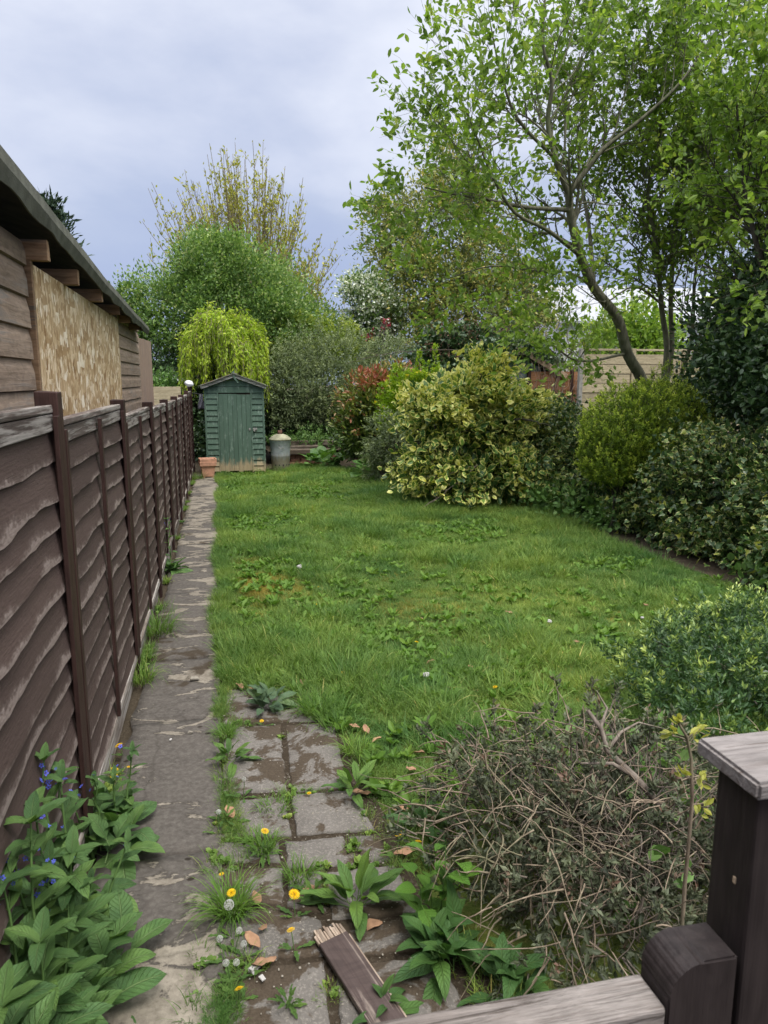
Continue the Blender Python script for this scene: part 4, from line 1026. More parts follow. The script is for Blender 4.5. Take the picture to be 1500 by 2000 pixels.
# photinia with red tips
def ptone(P, T, r):
    s = np.clip((P[:, 2] - 1.25) / .7, -.6, .8) * .38 + np.sin(P[:, 0] * 5.1 + P[:, 2] * 4) * .12
    return np.clip(T * .75 + s + .06, 0, 1)
shrub('photinia_shrub', 'shrub with red young leaves above olive green ones, left of the variegated bush', [(3.0, 15.2, 1.25, .58, .5, .75), (3.35, 15.3, 1.5, .5, .5, .6), (2.75, 15.1, .9, .42, .4, .65), (3.75, 15.4, 1.75, .4, .4, .4)], LM['photinia'],
      clumps=330, per=17, rc=.09, size=.11, ratio=.36, shape='oval', seed=23, out=.7, upd=.35, tone=ptone)
shrub('lime_shrub', 'bright lime green clipped shrub between the photinia and the variegated bush', [(3.55, 14.1, 1.45, .52, .4, .60), (3.25, 14.0, 1.3, .34, .35, .5), (3.9, 14.2, 1.6, .35, .35, .5)], LM['lime'],
      clumps=420, per=22, rc=.06, size=.055, ratio=.5, seed=24, upd=.5, shoot=.1)
sp_ = empty('lime_sprigs', (4.05, 14.4, 0), 'two upright bright green sprigs above the lime shrub', 'shrub')
r_ = np.random.default_rng(25); P_, D_ = [], []; tb = Tubes(4)
for x, zt_ in ((-.20, 2.42), (.13, 2.52)):
    tb.add([(x, 0, 0), (x, .02, 1.2), (x + .01, 0, zt_)], [.012, .01, .004]); m = 260; z = r_.uniform(1.5, zt_, m); a = r_.uniform(0, 6.28, m); rr = .055 * (1 - ((z - 1.5) / (zt_ - 1.5)) ** 3) + .01
    P_.append(np.stack([x + rr * np.cos(a), rr * np.sin(a), z], 1)); D_.append(np.stack([np.cos(a), np.sin(a), np.full(m, 1.)], 1) + r_.normal(0, .3, (m, 3)))
tb.obj('stems', BK['dark'], sp_); leaves('foliage', r_, np.concatenate(P_), np.concatenate(D_), r_.uniform(.05, .08, 520), .45, 'diamond', r_.uniform(.2, .8, 520), LM['lime'], sp_)
shrub('small_grey_shrub', 'small blue green shrub low beside the variegated bush', [(2.95, 13.0, .72, .38, .35, .52), (2.8, 13.1, .4, .3, .3, .4)], LM['olive'], clumps=200, per=20, rc=.08, size=.06, ratio=.35, shape='lance', seed=26, shoot=.15)
# large tree behind with yellowish leaves
loc = (6.5, 22, 0)
bt_ = empty('holm_oak', loc, 'large dense olive and yellow leaved tree behind the garden', 'tree')
BB = [(6.6, 22, 6.0, 1.7, 1.5, 1.9), (5.3, 21.8, 5.6, 1.1, 1.2, 1.3), (7.9, 22, 5.4, 1.3, 1.3, 1.6), (6.0, 21.5, 4.4, 1.5, 1.2, 1.3), (7.6, 21.6, 4.0, 1.6, 1.2, 1.2), (6.9, 22, 7.5, .9, .9, 1.0), (4.7, 21.8, 6.4, .5, .6, .5), (5.4, 21.4, 3.5, 1.0, .9, .9), (9.0, 22, 4.2, 1.1, 1., 1.3)]
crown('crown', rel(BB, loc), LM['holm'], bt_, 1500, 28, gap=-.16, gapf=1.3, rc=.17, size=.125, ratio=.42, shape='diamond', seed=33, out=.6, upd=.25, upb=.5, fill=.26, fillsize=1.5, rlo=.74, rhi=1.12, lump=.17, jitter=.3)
stems('trunk', 8, [(0, 0, 0), (.4, 0, 0)], [(-.4, 0, 5.5), (1, 0, 5.)], .2, BK['dark'], bt_)
shrub('blossom_tree', 'tree covered with white blossom at the left edge of the large olive tree', [(4.2, 21, 4.0, .55, .6, .7), (4.0, 21, 3.4, .5, .5, .5), (3.75, 21, 4.4, .4, .4, .35), (4.7, 21, 3.6, .5, .5, .6), (4.4, 21, 2.9, .6, .5, .5)], LM['blossom'],
      clumps=260, per=24, rc=.12, size=.09, ratio=.7, seed=34, cat='tree')
shrub('red_flower_bush', 'dark red flowering shoots below the white blossom', [(4.0, 20.2, 3.0, .12, .12, .16), (4.42, 20.2, 3.32, .09, .1, .14)], LM['redflower'], clumps=14, per=9, rc=.06, size=.06, ratio=.7, seed=35, fill=.1)
def ivtone(P, T, r): return np.clip(T, 0, 1)
shrub('ivy_mound', 'mound of dark ivy with reddish dead stems right of the grey green shrub', [(5.6, 16.8, 2.2, .8, .6, .95), (6.3, 16.9, 2.2, .7, .6, .85), (4.9, 17.0, 2.2, .5, .5, .7)], LM['dark_ivy'], clumps=320, per=20, rc=.12, size=.10, ratio=.8, shape='ivy', seed=36, out=.5, upd=-.1, cat='ivy')
shrub('reddish_shrub', 'thin reddish brown shrub growing through the ivy mound', [(5.2, 16.5, 2.7, .55, .4, .45), (6.1, 16.4, 2.85, .4, .4, .4)], simple('reddish_leaf', (.17, .085, .06), .7, .3, 9, .2, 0, 0, 60, .2), clumps=120, per=10, rc=.12, size=.06, ratio=.4, seed=37, fill=0, nst=12, tr=.012, bark='greytwig')
shrub('shed_roof_ivy', 'green ivy creeping over the grey shed roof', [(5.95, 15.6, 2.45, .5, .5, .25), (6.6, 15.7, 2.45, .5, .6, .22), (7.05, 15.7, 2.2, .35, .5, .18), (5.6, 15.4, 2.25, .45, .4, .4)], LM['dark_ivy'], clumps=170, per=20, rc=.09, size=.085, ratio=.8, shape='ivy', seed=38, cat='ivy', trunk=False, out=.5)
# bare pale branches of an old shrub behind the shed roof
tg = empty('bare_shrub', (7.9, 17.5, 0), 'tangle of pale bare branches behind the ivy roofed shed', 'shrub')
r_ = np.random.default_rng(39); tb = Tubes(3); tw = []
for k in range(34):
    grow(r_, tb, tw, (r_.normal(0, .5), r_.normal(0, .3), r_.uniform(.6, 1.6)), np.array([r_.normal(0, .7), r_.normal(0, .4), 1.]), r_.uniform(1.2, 2.3), .016, 0, 2, (2, 4), (.4, 1.0), .02, .25, (.4, .6), 5)
tb.obj('branches', BK['greytwig'], tg)
p_, d_, t_ = twig_leaves(r_, tw, 1.4, .07); leaves('foliage', r_, p_, d_, r_.uniform(.05, .09, len(p_)), .45, 'diamond', t_, LM['yellowgreen'], tg)
# far trees so that the horizon reads as gardens beyond
for i, (x, y, h, rr) in enumerate(((-16, 42, 3.4, 3.4), (-9.5, 44, 3.2, 3.2), (15.5, 27, 4.2, 2.2), (27, 40, 5.5, 3.6), (34, 38, 5., 4.))):
    shrub('garden_tree', ('wide dim tree beyond the neighbouring garden, far left', 'rounded dim tree beyond the outbuilding', 'loose pale tree between the large olive tree and the white house', 'tall dim tree to the right behind the white house', 'rounded dim tree at the far right behind the white house')[i],
          [(x, y, h * .55, rr, rr * .8, h * .55), (x + rr * .4, y, h * .75, rr * .6, rr * .6, h * .4)], LM['dome'] if i % 2 else LM['tree'], cat='tree', clumps=420, per=14, rc=.35, size=.22, ratio=.5, seed=40 + i, tr=.12)
bhg = [(x, 26 + .8 * sin(x * 1.3), .8, 1.6, .7, 1.25 + .25 * sin(x * 2.1)) for x in np.arange(-9, 24, 1.5)]
shrub('boundary_hedge', 'long dim hedge along the far boundary behind all the shrubs', bhg, LM['dark_ivy'], cat='hedge', base=(6, 26, 0), clumps=1400, per=14, rc=.22, size=.16, ratio=.6, seed=50, trunk=False)
# ------------------------------------------------------------------ right side trees
def limb_tree(name, label, base, limbs, leafmat_, seed, per, size, bark='tree', maxlev=2, nch=(4, 6), L0=1.5, ratio=.5, spread=.05, up=.10, ratio_len=(.5, .75), cat='tree', t0l=.15):
    """limbs: list of (points in world space, r0, r1, t0 of first side shoots)"""
    t = empty(name, base, label, cat); r2 = np.random.default_rng(seed); tb = Tubes(6); tw = []
    b = np.array(base, float)
    for pts, r0, r1, t0 in limbs:
        P = np.array(pts, float) - b
        # smooth the polyline
        u = np.linspace(0, len(P) - 1, (len(P) - 1) * 4 + 1); i = np.clip(u.astype(int), 0, len(P) - 2); f = (u - i)[:, None]
        Pm = np.vstack([2 * P[0] - P[1], P, 2 * P[-1] - P[-2]]); a0, a1, a2, a3 = Pm[i], Pm[i + 1], Pm[i + 2], Pm[i + 3]
        S = .5 * (2 * a1 + (a2 - a0) * f + (2 * a0 - 5 * a1 + 4 * a2 - a3) * f ** 2 + (3 * a1 - a0 - 3 * a2 + a3) * f ** 3)
        rad = np.linspace(r0, r1, len(S)); tb.add(S, rad, sides=8)
        dirs = unit(np.gradient(S, axis=0)); Lb = np.linalg.norm(np.diff(S, axis=0), axis=1).sum()
        if t0 < 1:
            n = max(3, int(Lb * (1 - t0) * nch[1] * .95))
            spawn(r2, tb, tw, S, dirs, rad * .75, L0 / .62, 0, maxlev, (n, n), (.55, 1.15), up, .16, ratio_len, t0)
    tb.obj('branches', BK[bark], t)
    p_, d_, t_ = twig_leaves(r2, tw, per, size, spread, t0l)
    leaves('foliage', r2, p_, d_, size * r2.uniform(.6, 1.25, len(p_)), ratio, 'oval' if size > .06 else 'diamond', t_, leafmat_, t, .5)
    return t, len(p_), len(tw)
A = at
tinfo = []
tinfo.append(limb_tree('garden_tree', 'large fresh leaved tree with a trunk curving up from behind the golden conifer', (6.42, 10.7, 0), [
    ([(6.42, 10.7, 0), A(1262, 780, 10.6), A(1225, 690, 10.5), A(1206, 622, 10.4), A(1160, 562, 10.3), A(1134, 500, 10.2), A(1116, 430, 10.1), A(1110, 378, 10.0)], .092, .050, .75),
    ([A(1110, 378, 10.0), A(1086, 312, 9.9), A(1070, 240, 9.9), A(1078, 160, 9.8), A(1060, 80, 9.7), A(1070, -60, 9.7)], .045, .012, .1),
    ([A(1110, 378, 10.0), A(1140, 340, 9.9), A(1180, 290, 9.8), A(1250, 235, 9.6), A(1330, 160, 9.4), A(1400, 60, 9.3)], .042, .012, .15),
    ([A(1112, 410, 10.05), A(1030, 405, 9.8), A(940, 388, 9.6), A(890, 380, 9.5), A(830, 366, 9.4)], .034, .007, .2),
    ([A(1134, 500, 10.2), A(1070, 450, 9.8), A(1005, 415, 9.5), A(960, 340, 9.2), A(930, 265, 9.0), A(905, 205, 8.9)], .032, .007, .25),
    ([A(1086, 312, 9.9), A(1010, 230, 9.7), A(975, 130, 9.5), A(955, 30, 9.4)], .026, .007, .15),
    ([A(1206, 622, 10.4), A(1130, 540, 10.6), A(1050, 530, 10.6), A(960, 520, 10.5), A(870, 545, 10.4)], .026, .006, .25),
    ([A(1225, 690, 10.5), A(1130, 705, 10.2), A(1060, 660, 10.0), A(990, 640, 9.9)], .022, .006, .3),
    ([A(1160, 562, 10.3), A(1150, 440, 10.9), A(1130, 300, 11.3), A(1160, 160, 11.5), A(1150, 20, 11.6)], .035, .01, .25),
], LM['tree'], 61, 9, .100, L0=1.02, maxlev=2, nch=(4, 6), ratio=.48, spread=.07, t0l=.35))
tinfo.append(limb_tree('multi_stem_tree', 'multi stemmed green tree behind the golden conifers, right of the curving trunk', (6.75, 11.0, 0), [
    ([(6.7, 11, 0), A(1300, 720, 11.0), A(1292, 600, 10.9), A(1282, 480, 10.7), A(1265, 380, 10.5), A(1290, 250, 10.3), A(1270, 100, 10.1)], .055, .012, .35),
    ([(6.75, 11, 0), A(1308, 720, 11.1), A(1310, 590, 11.1), A(1320, 430, 11.0), A(1345, 300, 10.8), A(1360, 120, 10.6), A(1390, -40, 10.5)], .05, .012, .35),
    ([(6.85, 11, 0), A(1335, 720, 10.8), A(1352, 650, 10.6), A(1360, 520, 10.3), A(1400, 380, 10.0), A(1440, 240, 9.7)], .042, .01, .35),
    ([(6.95, 10.9, 0), A(1345, 725, 10.6), A(1400, 660, 10.2), A(1450, 590, 9.8), A(1500, 500, 9.3), A(1560, 380, 9.0)], .045, .012, .35),
    ([A(1345, 725, 10.6), A(1385, 600, 10.6), A(1420, 470, 10.4), A(1480, 300, 10.0)], .03, .01, .3),
    ([A(1300, 600, 10.9), A(1240, 560, 10.5), A(1180, 590, 10.1), A(1130, 560, 9.9)], .02, .006, .3),
], LM['tree'], 62, 8, .095, L0=1.1, maxlev=2, nch=(4, 6), spread=.07, t0l=.3))
tinfo.append(limb_tree('overhanging_tree', 'dense green tree overhanging the hedge at the right edge', (6.55, 7.2, 0), [
    ([(6.55, 7.2, 0), (6.5, 7.2, 1.5), (6.4, 7.1, 2.6), (6.3, 6.9, 3.6), (6.1, 6.7, 4.6), (6.0, 6.5, 5.6)], .09, .02, .3),
    ([(6.5, 7.2, 1.5), (6.1, 7.3, 2.4), (5.8, 7.4, 3.2), (5.6, 7.5, 4.0), (5.5, 7.6, 4.9)], .05, .01, .3),
    ([(6.5, 7.2, 1.3), (6.4, 6.6, 2.2), (6.1, 6.1, 3.1), (5.9, 5.8, 4.0)], .05, .01, .3),
    ([(6.5, 7.2, 1.8), (6.9, 7.8, 3.0), (7.0, 8.3, 4.2), (7.0, 8.6, 5.3)], .05, .01, .3),
    ([(6.4, 7.1, 2.6), (5.9, 6.8, 3.0), (5.5, 6.7, 3.2)], .03, .008, .3),
], LM['tree'], 63, 14, .090, bark='dark', L0=1.1, maxlev=2, nch=(4, 6)))
shrub('dark_evergreen', 'dark shaded leafy mass above the hedge under the overhanging tree', [(6.15, 7.4, 2.25, .75, .8, 1.0), (6.5, 8.3, 2.2, .7, .8, 1.0), (5.9, 6.5, 1.9, .6, .7, .9), (6.9, 7.6, 3.0, .7, .9, .9)], LM['dark_ivy'],
      clumps=760, per=26, rc=.13, size=.075, ratio=.6, shape='oval', seed=64, out=.5, upd=.1)

# ------------------------------------------------------------------ right side shrubs and hedge
def vtone(P, T, r): return np.clip(T - .09 + .20 * np.clip((P[:, 2] - 1.15) / .8, -.8, .9) - .20 * np.clip((P[:, 0] - 3.9) / .7, -1.2, 1), 0, 1)  # yellower new growth at upper left; shade at lower right painted into leaf tone
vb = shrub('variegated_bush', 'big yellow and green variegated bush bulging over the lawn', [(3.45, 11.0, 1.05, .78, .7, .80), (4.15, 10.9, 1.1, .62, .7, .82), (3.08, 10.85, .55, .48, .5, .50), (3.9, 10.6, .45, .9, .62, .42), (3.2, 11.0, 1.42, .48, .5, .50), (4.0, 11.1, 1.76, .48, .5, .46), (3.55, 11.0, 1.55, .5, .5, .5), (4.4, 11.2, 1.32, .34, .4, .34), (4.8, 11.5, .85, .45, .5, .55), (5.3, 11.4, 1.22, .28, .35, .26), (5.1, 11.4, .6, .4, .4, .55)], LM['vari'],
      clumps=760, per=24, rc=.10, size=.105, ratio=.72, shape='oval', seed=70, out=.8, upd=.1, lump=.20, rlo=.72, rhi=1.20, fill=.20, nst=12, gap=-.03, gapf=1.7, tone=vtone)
# single leaves that stand proud of the bush and can be told apart
def outer_leaves(parent, blobs, mat, n, size, ratio, shape, seed, view=(0, 0, CAMH), nm='leaf', variants=4):
    r2 = np.random.default_rng(seed); B = np.array(blobs, float)
    P, O = blob_points(r2, blobs, n * 6, .98, 1.1, .06, .1, seed, .85)
    face = (unit(np.array(view) - P) * O).sum(1); ok = np.where(face > .35)[0][:n]
    loc = np.array(parent.location)
    mes = []
    for v in range(variants):
        V, F, E, k = leaf_arrays(np.random.default_rng(seed + v), np.zeros((1, 3)), np.array([[0., 1., 0.]]), np.array([1.0]), ratio, shape, 5.)
        V = V + np.random.default_rng(v + seed).normal(0, .025, V.shape)
        mes.append(mesh_data(nm, V, F, {'rnd': np.full(len(V), .15 + .7 * v / variants), 'edge': E}, False, mat))
    for c, i in enumerate(ok):
        d = unit(O[i] * .8 + r2.normal(0, .5, 3) + [0, 0, .1]); nrm = unit(O[i] + np.array([0, 0, .6]) + r2.normal(0, .4, 3))
        nrm = unit(nrm - d * (nrm @ d)); x = np.cross(d, nrm)
        M = Matrix(((x[0], d[0], nrm[0]), (x[1], d[1], nrm[1]), (x[2], d[2], nrm[2])))
        o = link(nm, mes[c % variants], parent, P[i] - loc); o.rotation_euler = M.to_euler(); s = size * r2.uniform(.75, 1.3); o.scale = (s, s, s)
VB = [(3.45, 11.0, 1.05, .78, .7, .80), (4.15, 10.9, 1.1, .62, .7, .82), (3.08, 10.85, .55, .48, .5, .50), (3.9, 10.6, .45, .9, .62, .42), (3.2, 11.0, 1.42, .48, .5, .50), (4.0, 11.1, 1.76, .48, .5, .46), (3.55, 11.0, 1.55, .5, .5, .5), (4.4, 11.2, 1.32, .34, .4, .34), (4.8, 11.5, .85, .45, .5, .55), (5.3, 11.4, 1.22, .28, .35, .26), (5.1, 11.4, .6, .4, .4, .55)]
outer_leaves(vb, VB, LM['vari'], 290, .115, .68, 'oval', 71)
r_ = np.random.default_rng(72)
for k, (pts, rad, lab) in enumerate((
    ([(3.65, 10.3, .62), (3.35, 10.15, .42), (3.0, 10.05, .2), (2.72, 10.0, .06)], .010, 'long bare twig drooping from the variegated bush to the lawn'),
    ([(3.55, 10.3, .60), (3.2, 10.2, .52), (2.85, 10.15, .48)], .006, 'short bare twig sticking left out of the variegated bush low down'),
    ([(4.4, 11.0, 2.15), (3.7, 11.6, 2.33), (2.8, 12.2, 2.30), (2.1, 12.6, 2.12)], .008, 'long thin arching shoot above the variegated bush, bending left'),
    ([A(1010, 655, 10.6), A(1060, 668, 10.5), A(1090, 700, 10.3), A(1082, 765, 10.2)], .013, 'dark bare branch hooked over the top right of the variegated bush'),
    ([A(1005, 818, 10.1), A(1040, 822, 9.9), A(1075, 832, 9.7)], .017, 'dark cut branch end between the variegated bush and the hedge'))):
    t = empty('branch', tuple(pts[0]), lab, 'branch'); tb = Tubes(5); P = np.array(pts) - np.array(pts[0])
    u = np.linspace(0, len(P) - 1, 14); S = np.stack([np.interp(u, np.arange(len(P)), P[:, j]) for j in range(3)], 1); S[1:-1] += r_.normal(0, .008, (12, 3))
    tb.add(S, np.linspace(rad, rad * .45, 14)); 
    if k < 3:
        for q in range(5): j = r_.integers(3, 12); tb.add([S[j], S[j] + r_.normal(0, .07, 3) + (S[j + 1] - S[j]) * 1.2], [rad * .5, rad * .25], sides=3)
    tb.obj('wood', BK['greytwig' if k < 3 else 'dark'], t)
hy = np.arange(4.2, 13.2, .62)
HB = [(5.35 + .12 * sin(y * 2.3), y, .62 + .06 * sin(y * 1.7), .62 + .08 * sin(y * 3.1), .55, .80 + .08 * sin(y * 2.9 + 1)) for y in hy if not 7.5 < y < 9.3] + [(5.3, y, .4, .55, .5, .45) for y in (7.8, 8.4, 9.0)] + [(5.05 + .1 * sin(y * 3.3), y + .2, .28, .38, .42, .30) for y in hy]
hd = shrub('ivy_hedge', 'long shaded hedge of variegated ivy along the right side of the lawn', HB, LM['ivyvari'], base=(5.4, 8, 0), cat='hedge', gap=-.22, gapf=2.4, clumps=3000, per=20, rc=.10, size=.060, ratio=.85, shape='ivy', seed=74, out=.75, upd=-.15, upb=.2, fill=.3, nst=20, lump=.14, tr=.02)
outer_leaves(hd, [b for b in HB if 5 < b[1] < 11], LM['ivyvari'], 290, .075, .9, 'ivy', 75)
def goldshrub(name, label, blobs, seed, n):
    b0 = blobs[0]; loc = (b0[0], b0[1], 0); t = empty(name, loc, label, 'conifer')
    R = rel(blobs, loc); tb = Tubes(4)
    crown('foliage', R, LM['gold'], t, clumps=n, per=30, rc=.03, size=.032, ratio=.30, shape='lance', seed=seed, out=.42, upd=.85, fill=.15, fillsize=2.2, rlo=.82, rhi=1.0, lump=.07, shoot=.105, twigs=tb, cull=.75)
    r2 = np.random.default_rng(seed)
    for k in range(40):
        b = R[k % len(R)]; tb.add(bendy(r2, (r2.normal(0, .12), r2.normal(0, .12), 0), (b[0] + r2.normal(0, .4) * b[3], b[1] + r2.normal(0, .4) * b[4], b[2] + .3 * r2.random()), 6, .1), np.linspace(.018, .005, 6))
    tb.obj('twigs', BK['dark'], t); return t
goldshrub('golden_conifer', 'large rounded golden green conifer bush rising out of the ivy hedge', [(4.85, 8.2, 1.17, .62, .55, .58), (5.35, 8.35, 1.24, .6, .55, .56), (5.75, 8.5, 1.22, .42, .45, .42), (4.62, 8.15, .95, .42, .42, .42)], 76, 2600)
goldshrub('golden_conifer', 'smaller golden green conifer behind the larger rounded one, under the tree stems', [(6.55, 9.9, 1.55, .52, .5, .55), (6.95, 9.8, 1.45, .42, .45, .42)], 77, 330)
shrub('border_weeds', 'patch of green weeds at the foot of the ivy hedge', [(4.75, 9.1, .16, .35, .5, .24), (4.7, 8.3, .12, .25, .3, .18), (4.6, 9.8, .16, .4, .4, .22), (5.0, 5.6, .12, .4, .5, .2)], LM['nettle'], clumps=140, per=12, rc=.09, size=.075, ratio=.75, shape='oval', seed=78, upd=.3, cat='weeds', trunk=False)
sheet('border_soil', [(4.15, 3.6), (5.4, 3.6), (5.5, 9.4), (4.9, 9.6), (4.62, 8.7), (4.4, 7.6), (4.5, 6.4), (4.55, 5.2)], -.001, MT['ground'])
# hebe at the right
shrub('hebe_bush', 'low bright tipped green bush behind the weathered gate post', [(3.1, 3.75, .17, .6, .5, .25), (2.65, 3.6, .16, .42, .4, .22), (3.5, 3.9, .17, .5, .5, .22), (3.2, 3.4, .16, .55, .4, .22), (2.5, 3.25, .10, .32, .3, .17), (3.75, 3.6, .14, .45, .45, .22)], LM['hebe'],
      clumps=820, per=26, rc=.03, size=.034, ratio=.36, shape='diamond', seed=80, out=.65, upd=.6, shoot=.14, fill=.25, fillsize=1.5, nst=26, tr=.010, lump=.1, cull=.7)

# ------------------------------------------------------------------ dead bush in the foreground
db = empty('dead_bush', (1.25, 2.2, 0), 'half dead straggly bush of tangled bare twigs and dull leaves by the gate', 'shrub')
DBL = rel([(1.25, 2.25, .26, .52, .48, .30), (.98, 2.35, .22, .36, .42, .26), (1.6, 2.3, .28, .5, .5, .30), (1.12, 1.9, .16, .42, .40, .20), (1.3, 2.62, .26, .5, .35, .25), (1.75, 1.9, .22, .4, .4, .25)], (1.25, 2.2, 0))
r_ = np.random.default_rng(90); tb = Tubes(5); tw = []
for k in range(52):
    a = r_.uniform(0, 2 * pi); d = np.array([cos(a), sin(a), r_.uniform(.2, 1.2)])
    s0 = np.array([.12, .02, .02]) + r_.normal(0, .07, 3) * [1, 1, .2]
    grow(r_, tb, tw, s0, d, r_.uniform(.24, .46), r_.uniform(.004, .008), 0, 2, (2, 4), (.4, 1.1), .0, .36, (.45, .8), 6)
main = np.array([[.38, -.18, .16], [.28, -.08, .30], [.16, .02, .44], [.08, .08, .52], [.06, .10, .60], [.02, .13, .66]])
tb.add(main, np.linspace(.017, .007, 6), sides=8); tb.add([main[2], main[2] + [-.08, .02, .05], main[2] + [-.2, .03, .06]], [.011, .007, .003]); tb.add([main[4], main[4] + [.05, .05, .05], main[4] + [.03, .1, .1]], [.007, .005, .003])
tb.add([main[3], main[3] + [.07, .03, .05], main[3] + [.15, .05, .07], main[3] + [.24, .02, .05]], [.008, .006, .004, .002])
tb.obj('twigs', BK['greytwig'], db, 'stuff')
tb2 = Tubes(4)
for k in range(700):
    P, O = blob_points(r_, DBL if k % 2 else DBL[:2], 1, .6, 1.10, .05, .1, 3, 0)
    d = unit(r_.normal(size=3) * [1, 1, .55] + O[0] * .5); L = r_.uniform(.08, .30); n = 6
    pts = [P[0]]
    for q in range(n): d = unit(d + r_.normal(0, .15, 3) + [0, 0, -.07]); pts.append(pts[-1] + d * L / n)
    pts = np.array(pts); pts[:, 2] = np.maximum(pts[:, 2], .015)
    tb2.add(pts, np.linspace(r_.uniform(.0018, .0042), .0010, n + 1), sides=4)
tb2.obj('pale_twigs', BK['tan'], db, 'stuff')
tk = Tubes(3); crown('foliage', DBL, LM['deadhebe'], db, clumps=860, per=26, rc=.03, size=.027, ratio=.40, seed=91, out=.55, upd=.4, shoot=.065, fill=.10, rlo=.45, rhi=1.02, twigs=tk, lump=.14, cull=.4)
tk.obj('shoots', BK['greytwig'], db, 'stuff')
shrub('creeping_leaves', 'few broad bright green leaves growing inside the dead bush', [(1.62, 2.35, .33, .22, .2, .15), (1.35, 1.95, .2, .12, .12, .12), (1.5, 2.75, .25, .2, .2, .15)], LM['nettle'], clumps=16, per=5, rc=.05, size=.06, ratio=.7, shape='oval', seed=92, fill=0, cat='plant', tr=.003, nst=5)
# tall shoot beside the post
ts_ = empty('leafing_shoot', (1.30, 1.72, 0), 'tall thin brown shoot with yellow green buds beside the gate post', 'shoot')
S0 = np.array([A(1338, 1720, 1.72), A(1345, 1650, 1.71), A(1352, 1560, 1.70), A(1350, 1480, 1.70), A(1342, 1440, 1.70), A(1325, 1412, 1.70)]) - [1.30, 1.72, 0]
S0 = np.vstack([[.0, .02, 0], S0]); tb = Tubes(6); tb.add(S0, np.linspace(.0065, .0035, len(S0)))
r_ = np.random.default_rng(94); P_, D_ = [], []
for k in range(13):
    f = r_.uniform(2.2, 5.0); i = int(f); p0 = S0[i] + (S0[i + 1] - S0[i]) * (f - i); s_ = unit(np.array([r_.choice([-1, 1]) * 1., r_.normal(0, .5), r_.uniform(.2, .8)])); L = r_.uniform(.02, .055)
    tb.add([p0, p0 + s_ * L], [.002, .001], sides=4); m = 5; P_.append(p0 + s_ * L + r_.normal(0, .006, (m, 3))); D_.append(s_ + r_.normal(0, .6, (m, 3)))
P_.append(S0[-1] + r_.normal(0, .006, (14, 3))); D_.append(np.array([-.6, 0, .7]) + r_.normal(0, .4, (14, 3)))
tb.obj('stem', BK['tan'], ts_); P_ = np.concatenate(P_); leaves('buds', r_, P_, np.concatenate(D_), r_.uniform(.018, .034, len(P_)), .45, 'oval', r_.uniform(.2, 1, len(P_)), LM['pollard'], ts_)

# ------------------------------------------------------------------ gate, gate post, loose board
gp_ = empty('gate_post', (.787, .89, 0), 'dark painted gate post with a weathered square cap at the right edge', 'gate post')
box('shaft', (0, 0, .63), (.098, .094, 1.265), MT['gate'], gp_, .006)
bm = bmesh.new(); add_prism(bm, [(-.072, -.070), (.085, -.070), (.085, .072), (-.072, .072)], 'z', 1.266, 1.294); bmesh.ops.bevel(bm, geom=bm.edges[:], offset=.005, segments=2, affect='EDGES')
bm_obj('cap', bm, MT['capx'], gp_)
box('fixing_block', (-.0495, -.012, 1.10), (.003, .007, .012), MT['barge'], gp_, .002)
gt = empty('garden_gate', (.3, .88, 0), 'low garden gate with a bare weathered top rail and a round topped dark stile', 'gate')
prof = [(.315, .06)] + [(.315, .945)] + [(.315 + .055 * (1 - cos(a)), .945 + .055 * sin(a)) for a in np.linspace(.2, pi / 2, 7)] + [(.428, 1.0), (.428, .06)]
bm = bmesh.new(); add_prism(bm, prof, 'y', -.038, .040); bmesh.ops.bevel(bm, geom=[e for e in bm.edges if e.calc_length() > .02], offset=.004, segments=2, affect='EDGES')
st = bm_obj('stile', bm, MT['gate'], gt)
box('top_rail', (-.30, 0, .895), (1.226, .072, .070), MT['rail'], gt, .005, None, .002)
box('bottom_rail', (-.30, 0, .20), (1.22, .05, .09), MT['gate'], gt, .005)
box('stile', (-.96, 0, .5), (.08, .075, .95), MT['gate'], gt, .006)
for k in range(9): box('gate_board', (-.86 + k * .135, -.03, .5), (.118, .018, .72), MT['gate'], gt, .003)
p0, p1 = gnd(640, 1822, .03), gnd(748, 1986, .03)
d = unit(p1 - p0); L = .62; ang = atan2(d[1], d[0]); c = p0 + d * (L / 2 - .04)
lb = empty('loose_board', (c[0], c[1], .024), 'broken dark painted board lying on the paving stones', 'board', None, ang)
nn = 12; bm = bmesh.new()
outl = [(-L / 2 + .04 * abs(sin(i * 2.7)) + .012 * (i % 3), .055 - .11 * i / nn) for i in range(nn + 1)]
bm = bmesh.new(); add_prism(bm, [(-L / 2 + .085, -.052), (L / 2, -.054), (L / 2, .050), (-L / 2 + .075, .053)], 'z', 0, .020)
bmesh.ops.bevel(bm, geom=bm.edges[:], offset=.0025, segments=1, affect='EDGES'); bm_obj('plank', bm, MT['board'], lb)
for i in range(nn):
    y = -.0515 + .1035 * (i + .5) / nn; ln = .040 + .020 * abs(sin(i * 2.3)) + .008 * (i % 2)
    box('splinter', (-L / 2 + .082 - ln / 2, y, .0095), (ln, .0080, .015 - .004 * (i % 3 == 0)), MT['rawend'], lb, .0015, None, .0015)
box('raw_edge', (.03, .0535, .0095), (L - .12, .006, .014), MT['rawend'], lb, .001, None, .001)
